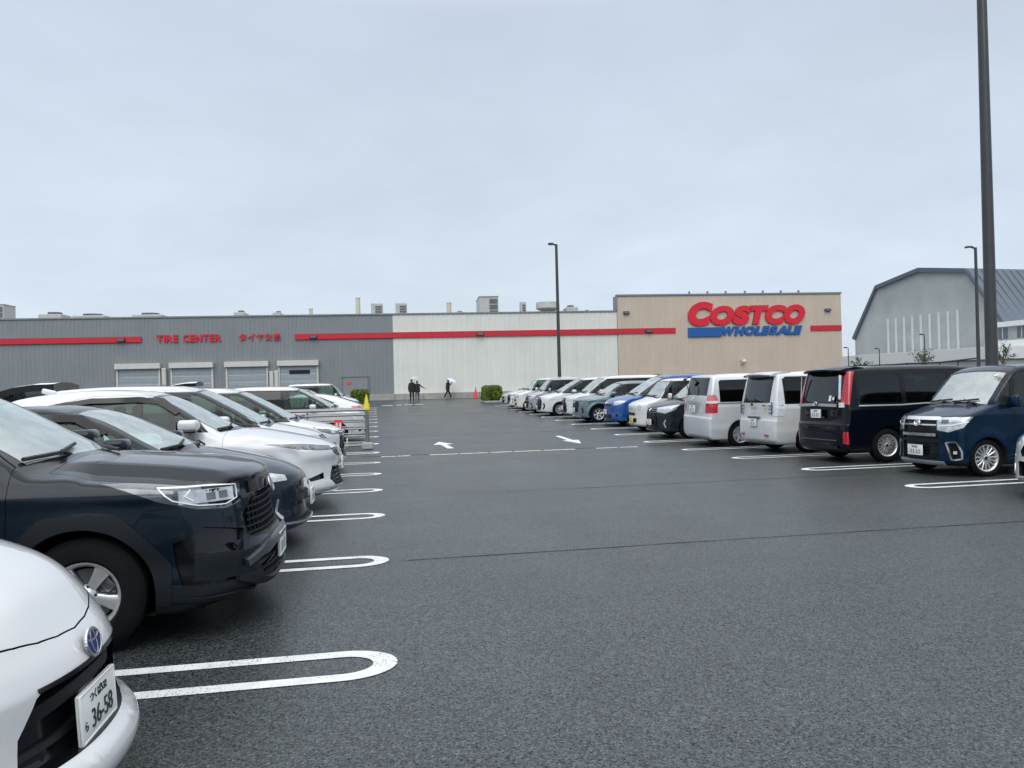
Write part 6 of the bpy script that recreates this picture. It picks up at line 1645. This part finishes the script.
def person(x, y, rz, label, h=1.70, stride=.0, arm_l=None, arm_r=None, trousers='dark', shoes='dark', lean=0., bag=False):
    """faces local +y; arms are lists elbow, wrist in local metres at 1.7 m height"""
    t = empty('person', (x, y, gz(y)), (0, 0, rz), label, 'person'); k = h/1.70
    arm_l = arm_l or [(-.25, -.02, 1.10), (-.24, .06, .86)]; arm_r = arm_r or [(.25, -.02, 1.10), (.24, .06, .86)]
    V = [(0, lean*.2, .93), (0, lean*.5, 1.12), (0, lean*.8, 1.32), (0, lean, 1.44), (0, lean+.01, 1.50), (0, lean+.03, 1.56), (0, lean+.035, 1.64)]
    E_ = [(0, 1), (1, 2), (2, 3), (3, 4), (4, 5), (5, 6)]; Rr = [(.155, .11), (.14, .10), (.165, .105), (.10, .075), (.055, .055), (.078, .092), (.072, .085)]
    for s, st in ((-1, stride), (1, -stride)):
        n = len(V); V += [(s*.095, lean*.15, .84), (s*.10, st*.55+.03, .50), (s*.10, st*1.0-(.08 if st < 0 else 0), .10), (s*.105, st*1.0+.13-(.08 if st < 0 else 0), .035)]
        E_ += [(0, n), (n, n+1), (n+1, n+2), (n+2, n+3)]; Rr += [.105, .076, .052, (.05, .036)]
    for s, a in ((-1, arm_l), (1, arm_r)):
        n = len(V); e, w = Vector(a[0]), Vector(a[1]); d = (w-e).normalized()
        V += [(s*.185, lean*.95, 1.40), tuple(e), tuple(w), tuple(w+d*.07)]
        E_ += [(3, n), (n, n+1), (n+1, n+2), (n+2, n+3)]; Rr += [.062, .046, .034, (.036, .02)]
    V = [Vector(v)*k for v in V]; Rr = [tuple(q*k for q in r) if isinstance(r, tuple) else r*k for r in Rr]
    ws_ = [Vector(arm_l[1])*k, Vector(arm_r[1])*k]
    mats = [M['skin'], M['dark'], M[trousers], M[shoes]]
    def pf(c):
        if c.z > 1.49*k: return 0
        if any((c-w).length < .075*k and c.z > .7 for w in ws_): return 0
        if c.z < .085*k: return 3
        return 2 if c.z < .88*k else 1
    b = skin('body', V, E_, Rr, mats, t, pf)
    bm = bmesh.new(); bmesh.ops.create_uvsphere(bm, u_segments=16, v_segments=10, radius=1, matrix=Matrix.Translation(Vector((0, lean+.005, 1.625))*k) @ Matrix.Diagonal((.088*k, .100*k, .10*k, 1)))
    for v in [v for v in bm.verts if v.co.y > (lean+.06)*k and v.co.z < 1.66*k]: v.co.y = (lean+.06)*k
    bm_obj('hair', bm, M['hair'], t, 60)
    # jacket hem, a flared shell over hips
    bm = bmesh.new(); rings = []
    for z, a, c in ((1.44, .17, .12), (1.36, .225, .15), (1.2, .235, .165), (1.0, .24, .175), (.78, .25, .18)):
        rings.append([bm.verts.new((a*k*math.cos(q), (lean*(z-.7)+c*math.sin(q))*k, z*k)) for q in np.linspace(0, 2*math.pi, 19)[:-1]])
    for a, c in zip(rings[:-1], rings[1:]):
        for i in range(18): bm.faces.new((a[i], a[(i+1) % 18], c[(i+1) % 18], c[i]))
    bm_obj('jacket', bm, M['dark'], t, 60)
    # face: eyes, nose, mouth
    bm = bmesh.new(); box(bm, (0, (lean+.122)*k, 1.60*k), (.022*k, .03*k, .04*k), .006); bm_obj('nose', bm, M['skin'], t)
    for s in (-1, 1):
        bm = bmesh.new(); bmesh.ops.create_uvsphere(bm, u_segments=8, v_segments=6, radius=.011*k, matrix=Matrix.Translation(Vector((s*.032, lean+.106, 1.625))*k)); bm_obj('eye', bm, M['hair'], t)
        bm = bmesh.new(); box(bm, Vector((s*.085, lean+.03, 1.61))*k, (.02*k, .035*k, .055*k), .006); bm_obj('ear', bm, M['skin'], t)
        # fingers of each hand
        a = arm_l if s < 0 else arm_r; e, w = Vector(a[0])*k, Vector(a[1])*k; d = (w-e).normalized(); sd = d.cross(Vector((0, 1, 0)) if abs(d.y) < .8 else Vector((0, 0, 1))).normalized(); up = sd.cross(d)
        bm = bmesh.new()
        for i, l in enumerate((.062, .072, .068, .055)):
            p = w+d*.075+sd*(.018*(i-1.5)); cyl(bm, p, p+d*l*.55+up*.01, .009, .008, n=6); cyl(bm, p+d*l*.55+up*.01, p+d*l*.8+up*.04, .008, .007, n=6)
        p = w+d*.04+sd*.03; cyl(bm, p, p+d*.035+sd*.03, .010, .008, n=6)
        bm_obj('fingers', bm, M['skin'], t)
    bm = bmesh.new(); box(bm, Vector((0, lean+.117, 1.555))*k, (.045*k, .012*k, .010*k), .003); bm_obj('mouth', bm, M['signred'], t)
    return t
def umbrella(hand, top, rad, m, label, dome=.28):
    hand, top = Vector(hand), Vector(top); ax = (top-hand).normalized(); q = ax.to_track_quat('Z', 'Y').to_matrix().to_4x4()
    t = empty('umbrella', hand, (0, 0, 0), label, 'umbrella'); L = (top-hand).length
    t.rotation_euler = q.to_euler()
    bm = bmesh.new(); n = 8; rings = []
    for j in range(7):
        a = j/6*R(74); r = rad*math.sin(a)/math.sin(R(74)); z = L-(1-math.cos(a))/(1-math.cos(R(74)))*dome*rad*1.5
        rings.append([bm.verts.new((r*(1-.07*(math.sin(i*math.pi)**2 if j < 6 else (i % 2)*.0))*math.cos(2*math.pi*i/(n*2)), r*math.sin(2*math.pi*i/(n*2)), z-(.02*rad*j/6 if i % 2 == 0 else 0))) for i in range(n*2)])
    for a, b in zip(rings[:-1], rings[1:]):
        for i in range(n*2): bm.faces.new((a[i], a[(i+1) % (2*n)], b[(i+1) % (2*n)], b[i]))
    bmesh.ops.remove_doubles(bm, verts=bm.verts[:], dist=1e-4)
    bm_obj('canopy', bm, m, t, 50)
    bm = bmesh.new(); cyl(bm, (0, 0, -.08), (0, 0, L+.05), .009, n=8); bm_obj('shaft', bm, M['dark'], t)
    bm = bmesh.new(); cyl(bm, (0, 0, -.13), (0, 0, .03), .017, n=8); bm_obj('handle', bm, M['dark'], t)
    bm = bmesh.new()
    for i in range(8):
        a = 2*math.pi*i/8; cyl(bm, (0, 0, L-.03), (rad*.97*math.cos(a), rad*.97*math.sin(a), L-dome*rad*1.45), .004, n=4)
    bm_obj('rib', bm, M['dark'], t)
px_, py_ = 2.80, 60.4
person(px_, py_, R(4), 'person in black walking away under clear umbrella, left of the pair', 1.72, .12, arm_r=[(.27, .06, 1.14), (.20, .22, 1.22)])
person(px_+.42, py_+.05, R(-5), 'person in black jacket and grey trousers with one arm held out, right of the pair', 1.60, -.14, arm_r=[(.40, .05, 1.20), (.62, .12, 1.08)], trousers='jean', shoes='shoe')
umbrella((px_+.22, py_+.22, gz(py_)+1.22), (px_+.24, py_+.12, gz(py_)+1.98), .42, M['veil'], 'clear dome umbrella held over the pair of walkers')
person(6.02, 65.0, R(-82), 'person in dark clothes striding right along the concrete wall', 1.66, .30, arm_r=[(.22, .20, 1.22), (.10, .34, 1.36)], shoes='shoe', lean=.05)
umbrella((6.30, 64.88, gz(65)+1.22), (6.52, 64.8, gz(65)+1.66), .50, M['umb'], 'pale blue umbrella tilted forward by the striding person')
# ------------------------------------------------------------------ parked cars
P_ = dict(
 white=paint('white_paint', (.60, .62, .63)), pearl=paint('pearl_white_paint', (.585, .61, .63)), black=paint('blue_black_paint', (.004, .010, .017), .1, .3),
 navy=paint('dark_navy_paint', (.008, .015, .026), .15, .3), dnavy=paint('deep_navy_paint', (.002, .0035, .008), .1, .3), blue=paint('deep_blue_paint', (.003, .018, .044), .25, .3),
 sky=paint('bright_blue_paint', (.012, .085, .30), .35, .3), silver=paint('silver_paint', (.60, .63, .65), .3, .35), bgrey=paint('blue_grey_paint', (.13, .19, .215), .4, .35),
 char=paint('charcoal_paint', (.022, .028, .034), .4, .3), grey=paint('pale_grey_paint', (.34, .36, .38), .4, .35), ivory=paint('ivory_paint', (.62, .63, .60)))
GL, GR = 'cars parked along the left side of the lane', 'cars parked along the right side of the lane'
GB = 'cars in the row behind the left-hand cars'
def Lf(car, x, y, pm, label, cat='car', yaw=0., out='front', group=GL, **k):
    """left row, x = lane-side end"""
    cx = x-car.L/2
    return put_car(car, 'parked_car', (cx, y, gz(y)), (0 if out == 'front' else math.pi)+R(yaw), pm, label, cat, group, roll=slope(y)*(1 if out == 'front' else -1), **k)
def Rt_(car, x, y, pm, label, cat='car', yaw=0., out='front', group=GR, **k):
    cx = x+car.L/2
    return put_car(car, 'parked_car', (cx, y, gz(y)), (math.pi if out == 'front' else 0)+R(yaw), pm, label, cat, group, roll=slope(y)*(-1 if out == 'front' else 1), **k)
T = {}
T['hatch'] = white_hatch(); T['suv'] = suv(); T['lift'] = lift(); T['cross'] = crossover()
T['mpv0'] = mpv(0); T['mpv1'] = mpv(1); T['mpv2'] = mpv(2)
T['kei'] = kei(0); T['kei1'] = kei(1); T['v0'] = van(0); T['v1'] = van(1); T['v2'] = van(2); T['csuv'] = compact_suv(); T['fast'] = fastback()

Lf(T['hatch'], -.91, 2.87, P_['white'], 'white hatchback with a blue-centred oval emblem and plate 36-58, nearest the camera', 'hatchback')
Lf(T['suv'], -.69, 5.66, P_['black'], 'black sport utility car with five-spoke wheels next to the nearest white hatchback', 'suv')
Lf(T['lift'], -.69, 8.3, P_['navy'], 'dark navy hatchback with chrome chin line behind the black sport utility car', 'hatchback')
Lf(T['cross'], -.47, 11.0, P_['pearl'], 'white crossover with slim dark headlights and smoked window visors', 'suv')
Lf(T['mpv1'], -.80, 13.7, P_['pearl'], 'white people carrier mostly hidden behind the white crossover', 'minivan')
Lf(T['mpv0'], -.62, 16.4, P_['white'], 'white people carrier with dark wide headlights, just before the cart corral', 'minivan')
Lf(T['mpv2'], -.27, 24.6, P_['white'], 'white people carrier with dark rear glass seen through the cart corral bars', 'minivan')
Lf(T['fast'], -.35, 27.3, P_['white'], 'white sloping-tail hatchback showing its red tail lamps', 'hatchback', out='rear')
Lf(T['csuv'], -.75, 31.2, P_['char'], 'charcoal compact crossover with dark roof near the left hedge', 'suv', out='front')
Lf(T['kei1'], -.8, 38.1, P_['silver'], 'silver tall city car further down the left-hand row', 'car')
# right row
Rt_(T['lift'], 7.84, 7.95, P_['white'], 'white hatchback whose nose just shows at the right picture edge', 'hatchback')
Rt_(T['kei'], 8.53, 11.0, P_['blue'], 'deep blue tall city car with chrome bars and plate, under the thick lamp post', 'car')
Rt_(T['v0'], 8.48, 13.73, P_['dnavy'], 'deep navy people carrier with tall red lamp columns, tail to the lane', 'minivan', out='rear')
Rt_(T['v1'], 8.55, 16.45, P_['white'], 'white people carrier with clear low tail lamps and yellow sticker', 'minivan', out='rear')
Rt_(T['v2'], 8.17, 19.0, P_['silver'], 'silver people carrier with two-tone tail lamps and white hubcaps', 'minivan', out='rear').scale = (1, 1, 1.03)
Rt_(T['v1'], 8.02, 21.85, P_['char'], 'charcoal people carrier with hooked chrome fog trims facing the lane', 'minivan')
Rt_(T['kei1'], 8.35, 24.5, P_['ivory'], 'white tall city car with a yellow plate between charcoal and blue cars', 'car')
Rt_(T['mpv2'], 8.28, 27.2, P_['sky'], 'bright blue people carrier with raked windshield', 'minivan').scale = (1, 1, 1.055)
Rt_(T['csuv'], 7.82, 29.9, P_['bgrey'], 'blue-grey compact crossover beside the bright blue car', 'suv')
Rt_(T['v0'], 8.0, 32.6, P_['white'], 'white square people carrier just beyond the blue-grey crossover', 'minivan')
Rt_(T['mpv1'], 7.42, 35.3, P_['white'], 'white people carrier with black grille and front wheel turned to view', 'minivan')
Rt_(T['kei'], 7.45, 38.0, P_['grey'], 'pale grey tall car with a dark chrome-barred face', 'car')
Rt_(T['kei1'], 7.35, 40.7, P_['ivory'], 'ivory tall city car beyond the pale grey one', 'car')
Rt_(T['mpv0'], 7.4, 43.4, P_['white'], 'white people carrier second from the far end of the right row', 'minivan')
Rt_(T['lift'], 7.5, 46.1, P_['grey'], 'pale grey hatchback with black grille at the far end, next to the hedge', 'hatchback')

# row behind the left-hand cars, hatch open for loading
def open_hatch(x, y, label):
    car = T['v2']
    r = put_car(car, 'parked_car', (x-car.L/2, y, gz(y)), math.pi, P_['white'], label, 'minivan', GB, roll=-slope(y))
    t = bpy.data.objects.new('raised_tailgate', tail_mesh()); COL.objects.link(t); t.parent = r
    return r
def tail_mesh():
    """liftgate swung up about its hinge at the back edge of the roof"""
    bm = bmesh.new(); L = T['v2'].L/2
    h = Matrix.Translation((-L+.25, 0, 1.74)) @ Matrix.Rotation(R(7), 4, 'Y')
    rows = []
    for s, w in ((0., .70), (.12, .72), (.40, .76), (.75, .78), (.98, .74), (1.08, .66)):
        rows.append([h @ Vector((-s, w*q, .05+.07*math.sin(min(s, 1)*2.6)-.05*q*q)) for q in (-1, -.9, -.5, 0, .5, .9, 1)])
    up = [[bm.verts.new(p) for p in r] for r in rows]; dn = [[bm.verts.new(p-Vector((0, 0, .13))) for p in r] for r in rows]
    for i in range(len(rows)-1):
        for j in range(6):
            bm.faces.new((up[i][j], up[i][j+1], up[i+1][j+1], up[i+1][j]))
            f = bm.faces.new((dn[i][j], dn[i+1][j], dn[i+1][j+1], dn[i][j+1])); f.material_index = 1
        for j in (0, 6):
            f = bm.faces.new((up[i][j], up[i+1][j], dn[i+1][j], dn[i][j])); f.material_index = 1
    for i in (0, len(rows)-1):
        for j in range(6): f = bm.faces.new((up[i][j], up[i][j+1], dn[i][j+1], dn[i][j])); f.material_index = 1
    for s in (-1, 1): cyl(bm, (-L+.2, s*.68, 1.45), h @ Vector((-.55, s*.70, -.05)), .012, n=6, mi=1)
    return bm_mesh('raised_tailgate', bm, [M['wht'], M['gloss']], 40)
open_hatch(-7.0, 17.0, 'white people carrier with raised tailgate in the back row, behind the white crossover roof')
open_hatch(-7.4, 31.0, 'white people carrier with raised tailgate, far back behind the left row')
Rt_(T['cross'], 14.1, 20.0, P_['char'], 'dark car in the second right row showing only its roof behind the silver people carrier', 'car', out='rear', group='cars in the second right-hand row')
